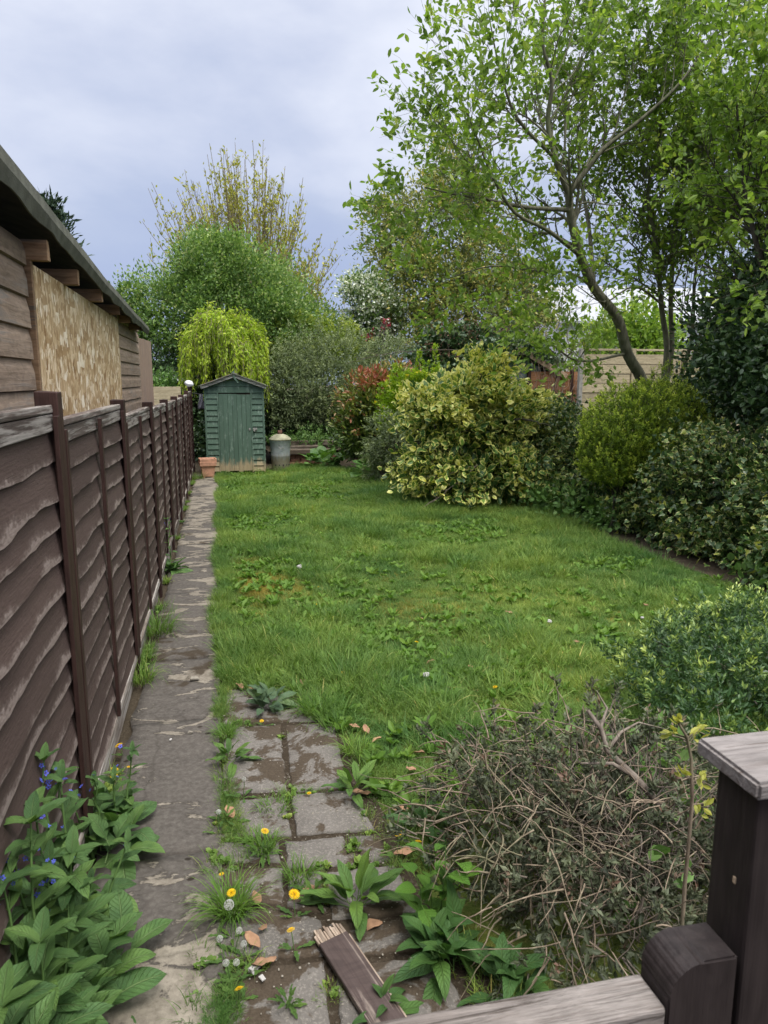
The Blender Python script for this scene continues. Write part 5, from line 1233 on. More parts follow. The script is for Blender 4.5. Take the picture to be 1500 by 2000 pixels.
# ------------------------------------------------------------------ grass
GR = np.random.default_rng(101)
def blades(rng, n, spread, h0, h1, wd, lean=.35, segs=3, dry=.05, curl=.5):
    """curved tapering blades from one tuft centre"""
    a = rng.uniform(0, 2 * pi, n); r = spread * np.sqrt(rng.random(n)); bx_, by_ = r * np.cos(a), r * np.sin(a)
    h = rng.uniform(h0, h1, n); la = a + rng.normal(0, .9, n); le = np.abs(rng.normal(lean, lean * .5, n)) + .05; cu = rng.uniform(.3, 1.2, n) * curl
    ww = wd * rng.uniform(.6, 1.3, n); fa = la + pi / 2 + rng.normal(0, .5, n)
    t = np.linspace(0, 1, segs + 1); V, E = [], []
    for j, tt in enumerate(t):
        ang = le + cu * tt
        hx = h * tt * np.sin(ang * .8); hz = h * tt * np.cos(ang * .55 * tt + le * .5)
        cx, cy, cz = bx_ + hx * np.cos(la), by_ + hx * np.sin(la), hz
        if j < segs:
            w_ = ww * (1 - tt) ** .6
            V += [np.stack([cx - w_ * np.cos(fa), cy - w_ * np.sin(fa), cz], 1), np.stack([cx + w_ * np.cos(fa), cy + w_ * np.sin(fa), cz], 1)]; E += [np.full(n, tt)] * 2
        else: V.append(np.stack([cx, cy, cz], 1)); E.append(np.full(n, 1.))
    k = 2 * segs + 1; V = np.stack(V, 1).reshape(-1, 3); E = np.stack(E, 1).reshape(-1)
    q = [[2 * j, 2 * j + 1, 2 * j + 3, 2 * j + 2] for j in range(segs - 1)]
    o = np.arange(n)[:, None, None] * k
    F4 = (o + np.array(q)[None]).reshape(-1, 4); F3 = (o + np.array([[2 * segs - 2, 2 * segs - 1, 2 * segs]])[None]).reshape(-1, 3)
    rn = np.clip(rng.normal(.45, .18, n), 0, .9); rn[rng.random(n) < dry] = 1.
    return V, [F4, F3], {'rnd': np.repeat(rn, k), 'edge': E}
def weed_clump(rng, n, L, W):
    a = rng.uniform(0, 6.28, n); d = np.stack([np.cos(a), np.sin(a), rng.uniform(.25, 1.2, n)], 1)
    V, F, E, k = leaf_arrays(rng, d * .005, d, L * rng.uniform(.6, 1.2, n), W, 'oval', 1.2)
    return V, F, {'rnd': np.repeat(np.clip(rng.normal(.5, .15, n), 0, .85), k), 'edge': np.full(len(V), .6)}
def scatter(name, pts, rot, scl, sources, mat, label=None):
    """points carrying instances of the tuft meshes in sources (never linked to the scene); one object of stuff"""
    me = bpy.data.meshes.new(name + '_points'); me.vertices.add(len(pts)); me.vertices.foreach_set('co', np.asarray(pts, np.float32).ravel())
    for nm, arr in (('rz', rot), ('sc', scl)):
        a_ = me.attributes.new(nm, 'FLOAT', 'POINT'); a_.data.foreach_set('value', np.asarray(arr, np.float32))
    o = link(name, me, kind='stuff')
    ng = bpy.data.node_groups.new(name + '_scatter', 'GeometryNodeTree')
    ng.interface.new_socket('Geometry', in_out='INPUT', socket_type='NodeSocketGeometry'); ng.interface.new_socket('Geometry', in_out='OUTPUT', socket_type='NodeSocketGeometry')
    N, Lk = ng.nodes, ng.links
    gi, go = N.new('NodeGroupInput'), N.new('NodeGroupOutput'); iop = N.new('GeometryNodeInstanceOnPoints'); jn = N.new('GeometryNodeJoinGeometry')
    for s in reversed(sources):
        so = bpy.data.objects.new(name + '_tuft', mesh_data(name + '_tuft', *s[:2], s[2], True, mat))
        oi = N.new('GeometryNodeObjectInfo'); oi.inputs['Object'].default_value = so; oi.inputs['As Instance'].default_value = True
        Lk.new(oi.outputs['Geometry'], jn.inputs[0])
    def named(nm):
        n_ = N.new('GeometryNodeInputNamedAttribute'); n_.data_type = 'FLOAT'; n_.inputs['Name'].default_value = nm; return n_.outputs['Attribute']
    cx = N.new('ShaderNodeCombineXYZ'); Lk.new(named('rz'), cx.inputs[2])
    iop.inputs['Pick Instance'].default_value = True
    rv_ = N.new('FunctionNodeRandomValue'); rv_.data_type = 'INT'; rv_.inputs['Min'].default_value if False else None
    mi = [i_ for i_ in rv_.inputs if i_.name == 'Min' and i_.type == 'INT'][0]; ma = [i_ for i_ in rv_.inputs if i_.name == 'Max' and i_.type == 'INT'][0]
    mi.default_value = 0; ma.default_value = len(sources) - 1
    Lk.new([o_ for o_ in rv_.outputs if o_.type == 'INT'][0], iop.inputs['Instance Index'])
    Lk.new(gi.outputs[0], iop.inputs['Points']); Lk.new(jn.outputs[0], iop.inputs['Instance']); Lk.new(cx.outputs[0], iop.inputs['Rotation']); Lk.new(named('sc'), iop.inputs['Scale'])
    Lk.new(iop.outputs[0], go.inputs[0])
    md = o.modifiers.new('scatter', 'NODES'); md.node_group = ng
    return o
def inside(P, poly):
    x, y = P[:, 0], P[:, 1]; c = np.zeros(len(P), bool); q = poly[-1]
    for p in poly:
        c ^= ((p[1] > y) != (q[1] > y)) & (x < (q[0] - p[0]) * (y - p[1]) / (q[1] - p[1] + 1e-12) + p[0]); q = p
    return c
N3 = lambda P, s, o=0: np.array([mnoise.noise(Vector((p[0] * s + o, p[1] * s - o, o * .37))) for p in P])
short = [blades(GR, 40, .052, .022, .065, .0016, .6, dry=.10) for _ in range(6)]
tall = [blades(GR, 40, .055, .045, .125, .0021, .6, dry=.08) for _ in range(5)]
n = 52000
P = np.stack([GR.uniform(-.06, 5.0, n), 1.2 + 14.8 * GR.random(n), np.full(n, -.008)], 1)
P = P[inside(P, LAWN)]; P = P[((P[:, 0] - 1.3) / .62) ** 2 + ((P[:, 1] - 2.2) / .62) ** 2 > 1]
# fewer behind the camera's reach: beyond 9 m every second tuft is wide enough
h = N3(P, .9, 3) + .6 * N3(P, 3.1, 8)
moss = np.exp(-(((P[:, 0] - .28) / .38) ** 2 + ((P[:, 1] - 6.6) / 1.0) ** 2)) + .6 * np.exp(-(((P[:, 0] - 1.5) / .5) ** 2 + ((P[:, 1] - 5.6) / .6) ** 2))
keep = GR.random(len(P)) > .9 * np.clip(moss, 0, 1)
P, h, moss = P[keep], h[keep], moss[keep]
tallm = (h + GR.normal(0, .22, len(P)) - moss * .5) > .24
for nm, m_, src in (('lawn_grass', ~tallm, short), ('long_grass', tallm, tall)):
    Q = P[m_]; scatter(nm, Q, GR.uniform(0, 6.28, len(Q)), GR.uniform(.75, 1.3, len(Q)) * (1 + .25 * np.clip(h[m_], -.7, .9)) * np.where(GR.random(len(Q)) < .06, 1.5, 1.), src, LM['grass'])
LM['moss'] = grassmat('mossy_blade', [(0, (.17, .16, .03)), (.5, (.27, .25, .05)), (1, (.40, .36, .11))])
mq = 3400; Q = np.stack([GR.normal(.26, .26, mq), GR.normal(6.6, .75, mq), np.full(mq, -.004)], 1); Q[2800:, 0] += 1.3; Q[2800:, 1] -= 1.0; Q = Q[(Q[:, 0] > -.02) & (N3(Q, 2.6, 15) > -.12)]
scatter('lawn_moss', Q, GR.uniform(0, 6.28, len(Q)), GR.uniform(.45, .75, len(Q)), short, LM['moss'])
wd = [weed_clump(GR, 9, .065, .38) for _ in range(4)] + [weed_clump(GR, 14, .034, .8) for _ in range(3)]
m = 8500; Q = np.stack([GR.uniform(-.04, 4.6, m), GR.uniform(2.2, 15, m), np.full(m, .012)], 1); Q = Q[inside(Q, LAWN)]
hh = N3(Q, 1.1, 21); Q = Q[(hh + .5 * np.exp(-((Q[:, 0] - .5) / .8) ** 2)) + GR.normal(0, .38, len(Q)) > .30]
scatter('lawn_weeds', Q, GR.uniform(0, 6.28, len(Q)), GR.uniform(.6, 1.3, len(Q)), wd, LM['tuft'])
# narrow strip of grass and weeds between path and paving / along the path edge
m = 2300; ys_ = 1.9 + 13 * GR.random(m) ** 1.25; Q = np.stack([-.045 + GR.normal(0, .022, m) + .03 * np.sin(ys_ * 3), ys_, np.full(m, .006)], 1)
g_ = N3(Q, 2.2, 40); Q = Q[(g_ > .0) | (Q[:, 1] > 4.5)]
scatter('path_edge_grass', Q, GR.uniform(0, 6.28, len(Q)), np.where(Q[:, 1] < 4.4, .52, 1.) * GR.uniform(.5, 1.1, len(Q)), tall[:3] + short[:2], LM['grass'])
m = 900; Q = np.stack([-.548 + GR.normal(0, .012, m), 1.8 + 13 * GR.random(m), np.full(m, .0)], 1); g_ = N3(Q, 2.7, 60); Q = Q[g_ > .24]
scatter('fence_foot_weeds', Q, GR.uniform(0, 6.28, len(Q)), GR.uniform(.4, .95, len(Q)), tall[:2] + wd[4:], LM['grass'])
# moss and weeds creeping through the paving joints
JP = []
for st_ in STONES:
    G_ = [gnd(*p)[:2] for p in st_]
    for a_, b_ in zip(G_, G_[1:] + G_[:1]):
        for _ in range(int(np.linalg.norm(b_ - a_) * 26)):
            JP.append((*(a_ + (b_ - a_) * GR.random() + GR.normal(0, .006, 2)), .008))
JP = np.array(JP); g_ = N3(JP, 3.6, 77); JP = JP[(g_ > .06)]
scatter('paving_weeds', JP, GR.uniform(0, 6.28, len(JP)), GR.uniform(.25, .8, len(JP)), short[:2] + wd[4:] + tall[:1], LM['grass'])
# rough growth under the shrubs and around the shed
m = 5000; Q = np.stack([GR.uniform(-.6, 5.2, m), GR.uniform(14.6, 17.5, m), np.full(m, -.01)], 1); Q = Q[(Q[:, 0] > .95) & (N3(Q, 1.2, 9) > -.1) & (Q[:, 1] < 16.3)]
scatter('rough_grass', Q, GR.uniform(0, 6.28, len(Q)), GR.uniform(.8, 1.6, len(Q)), tall, LM['grass'])

# ------------------------------------------------------------------ plants with leaves one can tell apart
def big_leaf(name, mat, L=1.0, W=.4, n=9, curl=.5, fold=.25, wav=.03, seed=0, peak=.45, petiole=.0, tooth=0.0):
    """leaf along +Y, lying in XY, tip curling down"""
    r2 = np.random.default_rng(seed); t = np.linspace(0, 1, n + 1); us = np.array([-1, -.55, 0, .55, 1.])
    pf = np.sin(pi * np.clip(t, 0, 1) ** (math.log(.5) / math.log(peak))) ** .75; pf = np.maximum(pf, .02 + .05 * (t < .1))
    if tooth: pf = pf * (1 + tooth * np.sign(np.sin(t * 30)))
    ph = r2.uniform(0, 6.28); V, LU, LV, E = [], [], [], []
    ang = curl * t; ds = L / n
    y = np.concatenate([[0], np.cumsum(np.cos(ang[:-1]) * ds)]); z = -np.concatenate([[0], np.cumsum(np.sin(ang[:-1]) * ds)])
    for j in range(n + 1):
        for u in us:
            w_ = u * W * .5 * pf[j] * L
            V.append((w_ * cos(fold), petiole * L + y[j], z[j] + abs(w_) * sin(fold) + wav * L * sin(t[j] * 11 + ph + (2 if u < 0 else 0)) * abs(u) ** 2)); LU.append(u); LV.append(t[j]); E.append(abs(u))
    k = 5; F = [(j * k + i, j * k + i + 1, (j + 1) * k + i + 1, (j + 1) * k + i) for j in range(n) for i in range(k - 1)]
    V = np.array(V)
    if petiole:
        b = len(V); w_ = .012 * L + .0012; V = np.vstack([V, [(-w_, 0, -.02 * L), (w_, 0, -.02 * L), (w_, petiole * L + .02 * L, .002), (-w_, petiole * L + .02 * L, .002), (0, 0, -.02 * L - w_), (0, petiole * L, -w_)]])
        F += [(b, b + 1, b + 2, b + 3), (b, b + 3, b + 5, b + 4), (b + 1, b + 4, b + 5, b + 2)]; LU += [0] * 6; LV += [0] * 6; E += [0] * 6
    return mesh_data(name, V, np.array(F), {'lu': LU, 'lv': LV, 'edge': E, 'rnd': np.full(len(V), .5)}, True, mat)
def place_leaf(parent, me, loc, az, pitch, roll, s, nm='leaf'):
    o = link(nm, me, parent, loc); o.rotation_euler = (Matrix.Rotation(az - pi / 2, 3, 'Z') @ Matrix.Rotation(pitch, 3, 'X') @ Matrix.Rotation(roll, 3, 'Y')).to_euler(); o.scale = (s, s, s); return o
LEAFV = {}
def leaf_set(key, mat, **k):
    if key not in LEAFV: LEAFV[key] = [big_leaf('leaf', mat, seed=i, curl=k.get('curl', .5) * (.6 + .35 * i), **{a: b for a, b in k.items() if a != 'curl'}) for i in range(4)]
    return LEAFV[key]
def rosette(name, label, loc, key, n, size, seed, pmin=.1, pmax=1.25, cat='plant', spread=.02, group=None, azc=None, azw=pi):
    r2 = random.Random(seed); t = empty(name, loc, label, cat, group); ls = LEAFV[key]
    for i in range(n):
        f = i / max(1, n - 1); az = (i * 2.399 + r2.uniform(-.3, .3)) if azc is None else azc + r2.uniform(-azw, azw)
        pitch = pmin + (pmax - pmin) * f + r2.uniform(-.15, .15); s = size * r2.uniform(.75, 1.15) * (1 - .35 * f)
        rq = spread * sqrt(r2.random()) * 1.3; aq = r2.uniform(0, 6.28); q = (rq * cos(aq) * .7, rq * sin(aq), .005 + .6 * spread * f + .02 * f)
        place_leaf(t, ls[i % 4], q, az, pitch, r2.uniform(-.35, .35), s)
    return t
leaf_set('alkanet', BL['alkanet'], W=.56, curl=.95, fold=.22, wav=.022, peak=.46, petiole=.28)
leaf_set('alkstem', BL['alkanet'], W=.42, curl=.6, fold=.3, wav=.02, peak=.38)
leaf_set('comfrey', BL['comfrey'], W=.36, curl=.9, fold=.25, wav=.025, peak=.40, petiole=.2)
leaf_set('foxglove', BL['foxglove'], W=.48, curl=.6, fold=.3, wav=.02, peak=.45, petiole=.2)
leaf_set('dock', BL['dock'], W=.34, curl=.7, fold=.3, wav=.03, peak=.45, petiole=.25)
leaf_set('dandelion', BL['dock'], W=.20, curl=.6, fold=.3, wav=.03, peak=.62, tooth=.28)
leaf_set('bergenia', BL['bergenia'], W=.80, curl=.7, fold=.15, wav=.03, peak=.55, petiole=.35)
leaf_set('heart', BL['honesty'], W=.72, curl=.6, fold=.3, wav=.01, peak=.34, petiole=.25)

# blue flower: five petals
fv, ff = [], []
for k in range(5):
    a = 2 * pi * k / 5
    for dr, da in ((.15, 0), (.7, -.5), (1.0, 0), (.7, .5)): fv.append((dr * cos(a + da), dr * sin(a + da), .12 * dr))
    ff.append((4 * k, 4 * k + 1, 4 * k + 2, 4 * k + 3))
FLOWER = mesh_data('flower', np.array(fv), np.array(ff), None, False, MT['blue'])
def alkanet_stem(parent, p0, p1, seed, nl=9, ls=.11, flowers=6):
    r2 = random.Random(seed); rn_ = np.random.default_rng(seed); S = bendy(rn_, p0, p1, 8, .05); tb = Tubes(6); tb.add(S, np.linspace(.0065, .0028, 8)); tb.obj('stem', MT['stem'], parent)
    for i in range(nl):
        f = .18 + .82 * i / (nl - 1); j = min(6, int(f * 7)); q = S[j] + (S[j + 1] - S[j]) * (f * 7 - j)
        place_leaf(parent, LEAFV['alkstem'][i % 4], tuple(q), i * 2.4 + r2.random(), r2.uniform(.15, .75), r2.uniform(-.3, .3), ls * (1.15 - .58 * f) * r2.uniform(.8, 1.2))
    for i in range(4): place_leaf(parent, LEAFV['alkstem'][i % 4], tuple(S[-1]), i * 1.6, r2.uniform(.3, 1.), 0, ls * .5)
    for i in range(flowers):
        q = S[-1] + rn_.normal(0, .02, 3) - [0, 0, .02 * i * r2.random()]
        o = link('flower', FLOWER, parent, tuple(q)); o.rotation_euler = (r2.uniform(-.9, .9) + .4, r2.uniform(-.9, .9), r2.uniform(0, 6)); s = r2.uniform(.006, .0105); o.scale = (s, s, s)
pA = rosette('alkanet_plant', 'broad leaved green plant with blue flowers against the fence, beside the path', (-.53, 2.88, 0), 'alkanet', 58, .17, 1, -.05, 1.25, spread=.15)
for k in range(4): alkanet_stem(pA, (-.02 + .03 * k, .05 * k - .08, 0), (-.06 + .06 * k, .1 * k - .18, .30 + .04 * (k % 2)), 11 + k, 8, .10, 3)
pB = rosette('alkanet_plant', 'large broad leaved green plant in the bottom left corner next to the path', (-.53, 2.16, 0), 'alkanet', 74, .18, 2, .05, 1.3, spread=.20)
for k in range(3): alkanet_stem(pB, (.02, .04, 0), (.10 * k - .02, .05 + .12 * (k - 1), .26 + .05 * k), 21 + k, 7, .11, 2)
pC = rosette('alkanet_plant', 'tall blue flowered plant with upright stems in front of the fence at the left edge', (-.54, 2.12, 0), 'alkanet', 30, .17, 3, .1, 1.2, spread=.05)
for k, (dx, dy, hz_) in enumerate(((-.03, .16, .70), (.0, .22, .60), (-.02, -.02, .66), (.03, -.12, .54), (-.02, .30, .58), (-.03, -.2, .62))): alkanet_stem(pC, (0, dy * .4, 0), (dx, dy, hz_), 31 + k, 12, .13, 8)
rosette('alkanet_plant', 'low broad leaved green plant cropped by the bottom edge, left of the path', (-.55, 1.80, 0), 'alkanet', 40, .19, 4, .15, 1.3, spread=.12)
pD = rosette('alkanet_plant', 'small blue flowered plant at the foot of the fence far up the path', (-.53, 7.3, 0), 'alkstem', 16, .22, 5, .1, 1.0, spread=.05)
alkanet_stem(pD, (0, .05, 0), (-.02, .15, .5), 41, 10, .1, 8)
pE = empty('alkanet_plant', (-.53, 1.66, 0), 'tall leafy green plant in the bottom left corner, nearest the camera', 'plant')
for k in range(9): alkanet_stem(pE, (.02 * (k % 3), .05 * k - .2, 0), (.05 * (k % 3) - .05, .10 * k - .42, .40 + .10 * (k % 4)), 51 + k, 14, .19, 3 if k % 3 == 0 else 0)
for k in range(5): alkanet_stem(pC, (.02 * (k % 2), .07 * k - .15, 0), (.06 * (k % 3) - .05, .11 * k - .25, .34 + .08 * (k % 3)), 71 + k, 13, .18, 2)
# by the paving
rosette('foxglove_plant', 'grey green rosette plant at the far end of the paving stones', (.20, 3.98, .01), 'foxglove', 26, .135, 6, .0, 1.25, spread=.07)
rosette('broadleaf_plant', 'pale green broad leaved plant at the right edge of the paving', (.52, 3.02, .01), 'dock', 14, .16, 7, .15, 1.2)
rosette('broadleaf_plant', 'upright light green plant growing between paving stones beside the broken board', (.40, 2.30, .01), 'dock', 17, .20, 8, .12, 1.25)
rosette('broadleaf_plant', 'small leafy plant between the lawn and the dead bush', (.78, 2.72, .0), 'comfrey', 13, .17, 9, .15, 1.2)
rosette('comfrey_plant', 'dark green leafy plant at the right of the paving under the dead bush', (.64, 2.02, .0), 'comfrey', 34, .20, 10, .0, 1.3, spread=.06)
rosette('comfrey_plant', 'dark green leafy plant behind the gate rail next to the paving', (.80, 1.80, .0), 'comfrey', 20, .18, 11, .1, 1.2, spread=.06)
hp = empty('honesty_plant', (.66, 2.14, 0), 'bright green plant with heart shaped leaves on thin stems beside the paving', 'plant'); rr_ = random.Random(5)
for k in range(4):
    S = bendy(np.random.default_rng(60 + k), (.02 * k - .03, .02, 0), (.05 * k - .09, .04 * (k % 2) - .02, .24 + .05 * (k % 3)), 5, .05); tb = Tubes(5); tb.add(S, np.linspace(.003, .0018, 5)); tb.obj('stem', MT['stem'], hp)
    for q in range(7): place_leaf(hp, LEAFV['heart'][q % 4], tuple(S[min(4, 1 + q // 2)]), q * 2.4 + k, rr_.uniform(-.1, .7), rr_.uniform(-.3, .3), rr_.uniform(.055, .095))
rosette('weed_plant', 'toothed weed rosette on the path edge beside the paving, nearest the dandelion clocks', (-.045, 2.92, .012), 'dandelion', 13, .10, 12, .05, .8, 'weed')
rosette('weed_plant', 'leafy weed at the path edge left of the mossy paving stones', (-.02, 3.42, .012), 'dock', 14, .125, 13, .1, 1.1, 'weed')
rosette('weed_plant', 'small weed in the paving joint under the dandelion', (.10, 2.66, .01), 'dandelion', 14, .085, 14, .2, 1.2, 'weed')
rosette('weed_plant', 'small low weed in the middle paving joint', (.26, 2.38, .01), 'dandelion', 16, .095, 15, .2, 1.2, 'weed')
rosette('weed_plant', 'low green weed at the bottom edge of the paving', (.13, 1.92, .01), 'dandelion', 12, .075, 16, .2, 1.2, 'weed')
rosette('weed_plant', 'leafy weed at the bottom edge beside the broken board', (.40, 1.86, .0), 'comfrey', 9, .11, 17, .1, .9, 'weed')
for k, (x, y, n_, s_, lab) in enumerate(((2.0, 15.6, 26, .30, 'glossy low plant right of the metal bin, at the back of the lawn'), (2.85, 13.9, 34, .32, 'glossy low plant at the back corner of the lawn below the photinia'), (2.35, 15.5, 12, .24, 'small glossy plant between the bin and the larger glossy clump'), (3.1, 13.4, 16, .26, 'glossy low plant tucked left of the variegated bush'))):
    rosette('bergenia_plant', lab, (x, y, 0), 'bergenia', n_ + 10, s_ * 1.15, 40 + k, .15, 1.25, spread=.30)
# grass tufts that stand out
def tuft(label, x, y, n, h, spread, seed, z=.005, lean=.6, group=None):
    r2 = np.random.default_rng(seed); V, F, At = blades(r2, n, spread, h * .5, h, .0022, lean, 5, .06, .9)
    return tag(build('grass_tuft', V, F, LM['tuft'], None, At, True, None, (x, y, z)), label, 'grass tuft', group)
tuft('big arching grass tuft at the fence foot, spilling over the mossy part of the path', -.52, 5.45, 240, .30, .10, 1)
tuft('grass tuft at the fence foot nearer than the big arching one', -.54, 4.55, 150, .22, .07, 2)
tuft('arching grass tuft at the right end of the grey green rosette', .46, 3.86, 170, .24, .06, 3)
tuft('large grass tuft between the path and the paving with a dandelion clock', -.03, 2.37, 260, .20, .045, 4)
tuft('grass tuft under the dandelion in the third row of paving', .10, 2.72, 130, .13, .045, 5)
tuft('thin grass tuft along the upper paving joint', .16, 3.00, 90, .08, .07, 6)
tuft('grass tuft in the paving joint right of the large one', .22, 2.50, 110, .12, .04, 7)
tuft('grass tuft left of the terracotta pots beside the fence end', -.46, 14.2, 120, .28, .10, 8)
tuft('grass tuft at the corner of the green shed door', .80, 14.9, 130, .26, .14, 9)
tuft('grass tuft in front of the metal bin', 1.25, 15.05, 170, .24, .22, 10)
tuft('fine grass tuft in the path edge beside the mossy stones', -.035, 3.72, 150, .12, .04, 12)
tuft('long grass tuft at the right edge of the paving', .60, 3.40, 150, .15, .06, 13)
# dandelions
pv, pf2 = [], []
for ring, (n_, R_, z_, l_) in enumerate(((22, 1.0, .0, .12), (18, .78, .10, .2), (12, .5, .2, .3), (8, .25, .28, .4))):
    for k in range(n_):
        a = 2 * pi * k / n_ + ring * .3; w_ = .16; b = len(pv)
        for rr, da, zz_ in ((.10, 0, .02), (R_ * .9, -w_ / R_ * .5, z_ + l_ * .3), (R_ * 1.05, 0, z_ + l_ * .4), (R_ * .9, w_ / R_ * .5, z_ + l_ * .3)): pv.append((rr * cos(a + da), rr * sin(a + da), zz_))
        pf2.append((b, b + 1, b + 2, b + 3))
DHEAD = mesh_data('flower_head', np.array(pv), np.array(pf2), None, False, MT['yellow'])
rr_ = np.random.default_rng(3); dirs_ = unit(rr_.normal(size=(150, 3))); tb = Tubes(3); cv, cf = [], []
for d_ in dirs_:
    s_ = unit(np.cross(d_, rr_.normal(size=3))); u_ = np.cross(d_, s_); b = len(cv)
    cv += [d_ * .15 + s_ * .012, d_ * .15 - s_ * .012, d_ * .85]; cf.append((b, b + 1, b + 2))
    for q in range(5):
        a = q * 1.26; e_ = s_ * cos(a) + u_ * sin(a); e2 = s_ * cos(a + .35) + u_ * sin(a + .35); b = len(cv); cv += [d_ * .85, d_ * 1.0 + e_ * .20, d_ * .93 + e2 * .18]; cf.append((b, b + 1, b + 2))
CLOCK = mesh_data('seed_head', np.array(cv), np.array(cf), None, False, MT['fluff'])
def dandelion(label, x, y, h, seed, head='flower', r=.017, nl=7, z=.008, group=None):
    r2 = random.Random(seed); t = empty('dandelion' if head == 'flower' else 'dandelion_clock', (x, y, z), label, 'dandelion' if head == 'flower' else 'dandelion clock', group)
    tip = (r2.uniform(-.02, .02), r2.uniform(-.02, .02), h); tb = Tubes(5); tb.add(bendy(np.random.default_rng(seed), (0, 0, 0), tip, 5, .05), [.0016] * 5); tb.obj('stem', MT['stem'], t)
    o = link('flower_head' if head == 'flower' else 'seed_head', DHEAD if head == 'flower' else CLOCK, t, tip, (r2.uniform(-.3, .5), r2.uniform(-.3, .3), r2.random() * 6)); o.scale = (r, r, r)
    if head != 'flower': o.location.z += r * .6
    for i in range(nl): place_leaf(t, LEAFV['dandelion'][i % 4], (0, 0, .002), i * 2.4, r2.uniform(.05, .6), 0, r2.uniform(.05, .09))
    return t
def dpx(label, px, py, h, seed, head='flower', r=.017, nl=6):
    """px, py: where the head shows in the photograph; the foot is on the ground h below it"""
    p = gnd(px, py, h + .01); return dandelion(label, p[0], p[1], h, seed, head, r, nl)
for i, (px, py, h, r, lab) in enumerate((
    (240, 1452, .07, .020, 'yellow dandelion at the fence foot, farthest of four there'), (232, 1499, .06, .018, 'yellow dandelion at the fence foot, left of a smaller one'), (247, 1499, .05, .012, 'small yellow dandelion at the fence foot, close right of a larger one'),
    (229, 1517, .05, .019, 'yellow dandelion at the fence foot just above the broad leaves'), (77, 1958, .10, .026, 'large yellow dandelion among the broad leaves in the bottom left corner'),
    (434, 1709, .06, .010, 'small half closed dandelion at the path edge left of the large grass tuft'), (463, 1738, .10, .016, 'yellow dandelion above the large grass tuft'), (575, 1748, .09, .020, 'bright dandelion in the middle paving joint'),
    (574, 1819, .07, .014, 'yellow dandelion just left of the broken board'), (465, 1920, .06, .014, 'orange yellow dandelion at the path edge near the bottom'), (520, 1624, .10, .016, 'yellow dandelion over the third row of paving'),
    (777, 1629, .10, .017, 'yellow dandelion at the right of the paving beside the lawn'), (822, 1648, .06, .014, 'yellow dandelion right beside the dead bush'), (516, 1405, .04, .012, 'tiny dandelion in front of the grey green rosette'),
    (603, 1547, .03, .010, 'tiny dandelion in the joint right of the mossy stones'), (974, 1343, .05, .018, 'single yellow dandelion in the lawn behind the dead bush'), (810, 1254, .04, .016, 'small yellow dandelion in the middle of the lawn'),
    (661, 1312, .04, .013, 'tiny yellow dandelion in the lawn above the arching tuft'), (618, 1178, .04, .013, 'tiny dandelion in the lawn, upper of two'), (620, 1146, .04, .013, 'tiny dandelion far up the lawn'))):
    dpx(lab, px, py, h, 200 + i, 'flower', r, 5 if r > .012 else 2)
for i, (px, py, h, lab) in enumerate(((425, 1586, .10, 'dandelion clock at the path edge above the toothed rosette'), (450, 1776, .11, 'largest dandelion clock, in front of the big grass tuft'), (456, 1822, .08, 'dandelion clock below the big grass tuft'),
    (441, 1842, .07, 'dandelion clock at the path edge, left of another one'), (451, 1880, .07, 'dandelion clock near the bottom, left of a thinner one'), (470, 1882, .06, 'dandelion clock near the bottom, right of another'), (478, 1846, .05, 'small dandelion clock beside the brown leaf'), (474, 1522, .09, 'dandelion clock standing over the mossy stones'))):
    dpx(lab, px, py, h, 300 + i, 'clock', .017 if i == 1 else .0105, 5)
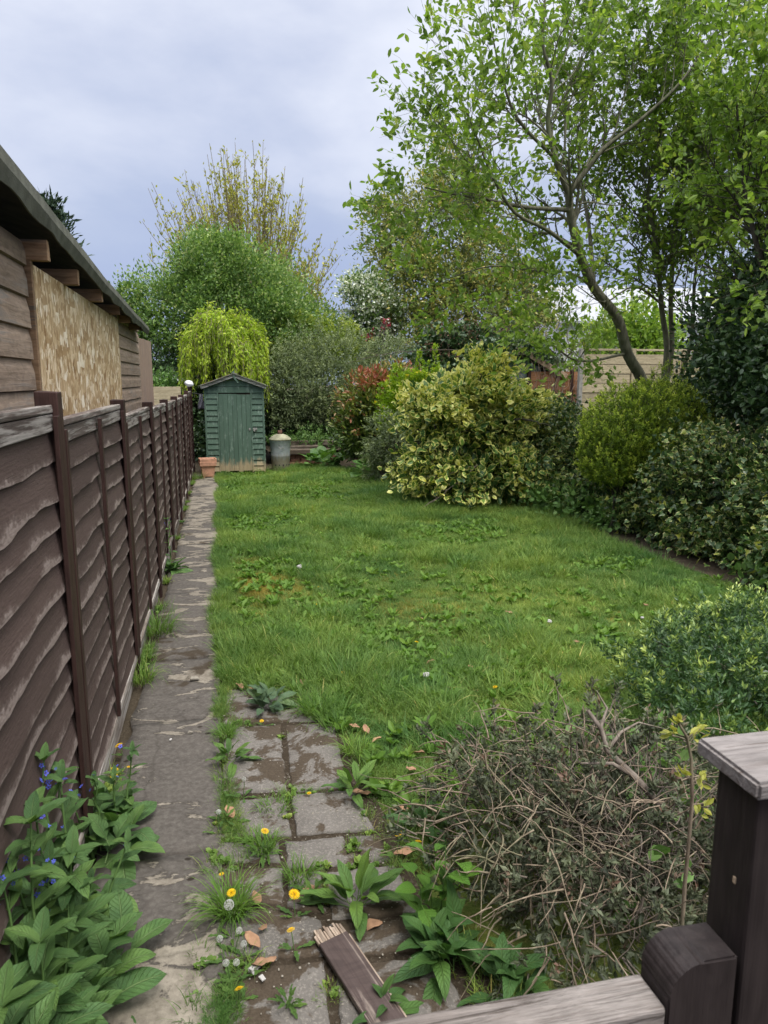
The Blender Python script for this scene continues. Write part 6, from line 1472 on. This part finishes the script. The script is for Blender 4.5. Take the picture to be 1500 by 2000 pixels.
# fallen leaves, feathers, chips
def fallen(px, py, s, rz, label, mat='deadleaf', seed=0, group='fallen brown leaves', name='fallen_leaf', cat='leaf', z=.03):
    p = gnd(px, py, z); me = big_leaf('leaf', MT[mat], L=s, W=.5, n=6, curl=random.Random(seed).uniform(-.9, .9), fold=random.Random(seed).uniform(.1, .6), wav=.05, seed=seed, peak=.5)
    o = link(name, me, None, (p[0], p[1], z)); o.rotation_euler = (random.Random(seed + 1).uniform(-.25, .25), random.Random(seed + 2).uniform(-.3, .3), rz); so = o.modifiers.new('thick', 'SOLIDIFY'); so.thickness = .0012
    return tag(o, label, cat, group)
FL = [(540, 1870, .085, 1.9, 'flat tan leaf on the paving below the dandelion clocks'), (508, 1850, .08, .6, 'curled brown leaf left of the flat tan one on the paving'), (747, 1802, .085, 1.5, 'oval tan leaf on the paving right of the upright plant'), (627, 1738, .07, 1.2, 'brown leaf behind the upright plant on the paving'),
      (506, 1765, .07, .2, 'brown leaf in the joint right of the big grass tuft'), (520, 1804, .05, 2.6, 'small tan leaf below the joint with the bright dandelion'), (455, 1598, .09, .3, 'long tan leaf at the path edge above the toothed rosette'), (474, 1345, .09, .4, 'long tan leaf left of the grey green rosette'),
      (592, 1337, .085, -.1, 'pale tan leaf right of the grey green rosette'), (544, 1280, .06, 1.2, 'small brown leaf in the grass beyond the paving'), (508, 1280, .05, .5, 'pale small leaf in the grass beyond the paving, left of a brown one'), (725, 1548, .10, 1.3, 'long dull leaf in the lawn at the right of the paving'),
      (720, 1432, .07, .2, 'pinkish brown leaf in the lawn'), (745, 1440, .06, 1.8, 'narrow brown leaf standing in the lawn grass'), (703, 1420, .06, 1.2, 'dark brown leaf in the lawn left of a pinkish one'), (830, 1470, .08, .9, 'crumpled leaf in the pile at the left edge of the dead bush, upper'),
      (812, 1500, .08, 2.2, 'crumpled leaf in the pile at the left edge of the dead bush, lower'), (850, 1290, .07, 1.4, 'pale leaf in the middle of the lawn'), (926, 1300, .06, 2.0, 'tan leaf in the lawn right of the pale one'), (934, 1350, .09, .2, 'tan flat leaf lying above the dead bush'),
      (882, 1342, .07, 2.5, 'dark brown leaf in the lawn above the dead bush'), (798, 1580, .07, 1.2, 'brown leaf beside the dandelion at the right of the paving'), (812, 1660, .09, 1.6, 'large brown leaf hanging beside the dead bush'), (1004, 1197, .07, 1.2, 'brown leaf in the right half of the lawn'),
      (826, 1210, .05, .3, 'reddish brown leaf near the middle of the lawn'), (1132, 1254, .06, .5, 'small reddish leaf in the lawn left of the hebe'), (1267, 1182, .05, .5, 'small reddish leaf in the lawn above the hebe'), (496, 1345, .04, 1, 'tiny tan leaf at the top of the paving')]
for i, (px, py, s_, rz, lab) in enumerate(FL): fallen(px, py, s_, rz, lab, seed=400 + i)
for i, (px, py, s_, lab) in enumerate(((585, 1107, .11, 'white and brown feather lump on the lawn, far left'), (832, 1318, .085, 'white fluffy feather in the middle of the lawn'), (1073, 1213, .07, 'small bluish white scrap in the right half of the lawn'), (1254, 1206, .05, 'tiny white petal in the lawn above the hebe'))):
    p = gnd(px, py, .05); bm = bmesh.new(); bmesh.ops.create_icosphere(bm, subdivisions=2, radius=s_ * .24)
    for v in bm.verts: v.co *= 1 + .6 * mnoise.noise(v.co * 60 + Vector((i, 0, 0))); v.co.z *= .8
    tag(bm_obj('feather', bm, MT['feather'], None, False, (p[0], p[1], .05)), lab, 'feather')
for i, (px, py, s_, lab) in enumerate(((380, 1325, .05, 'pale chip of mortar lying on the path'), (333, 1444, .018, 'tiny white chip on the near path'), (372, 1430, .02, 'small pale chip on the near path, right of the white one'), (497, 1891, .03, 'white chip on the paving near the bottom'), (512, 1910, .022, 'small white chip below another on the paving'))):
    p = gnd(px, py, .03); tag(box('mortar_chip', (p[0], p[1], .030), (s_, s_ * .6, s_ * .25), MT['pebble' if i in (0, 2) else 'feather'], None, s_ * .08, Matrix.Rotation(i * 1.3, 3, 'Z'), s_ * .08), lab, 'chip')
print('leaf counts', [(a, b) for _, a, b in tinfo], 'objects', len(SC.objects))
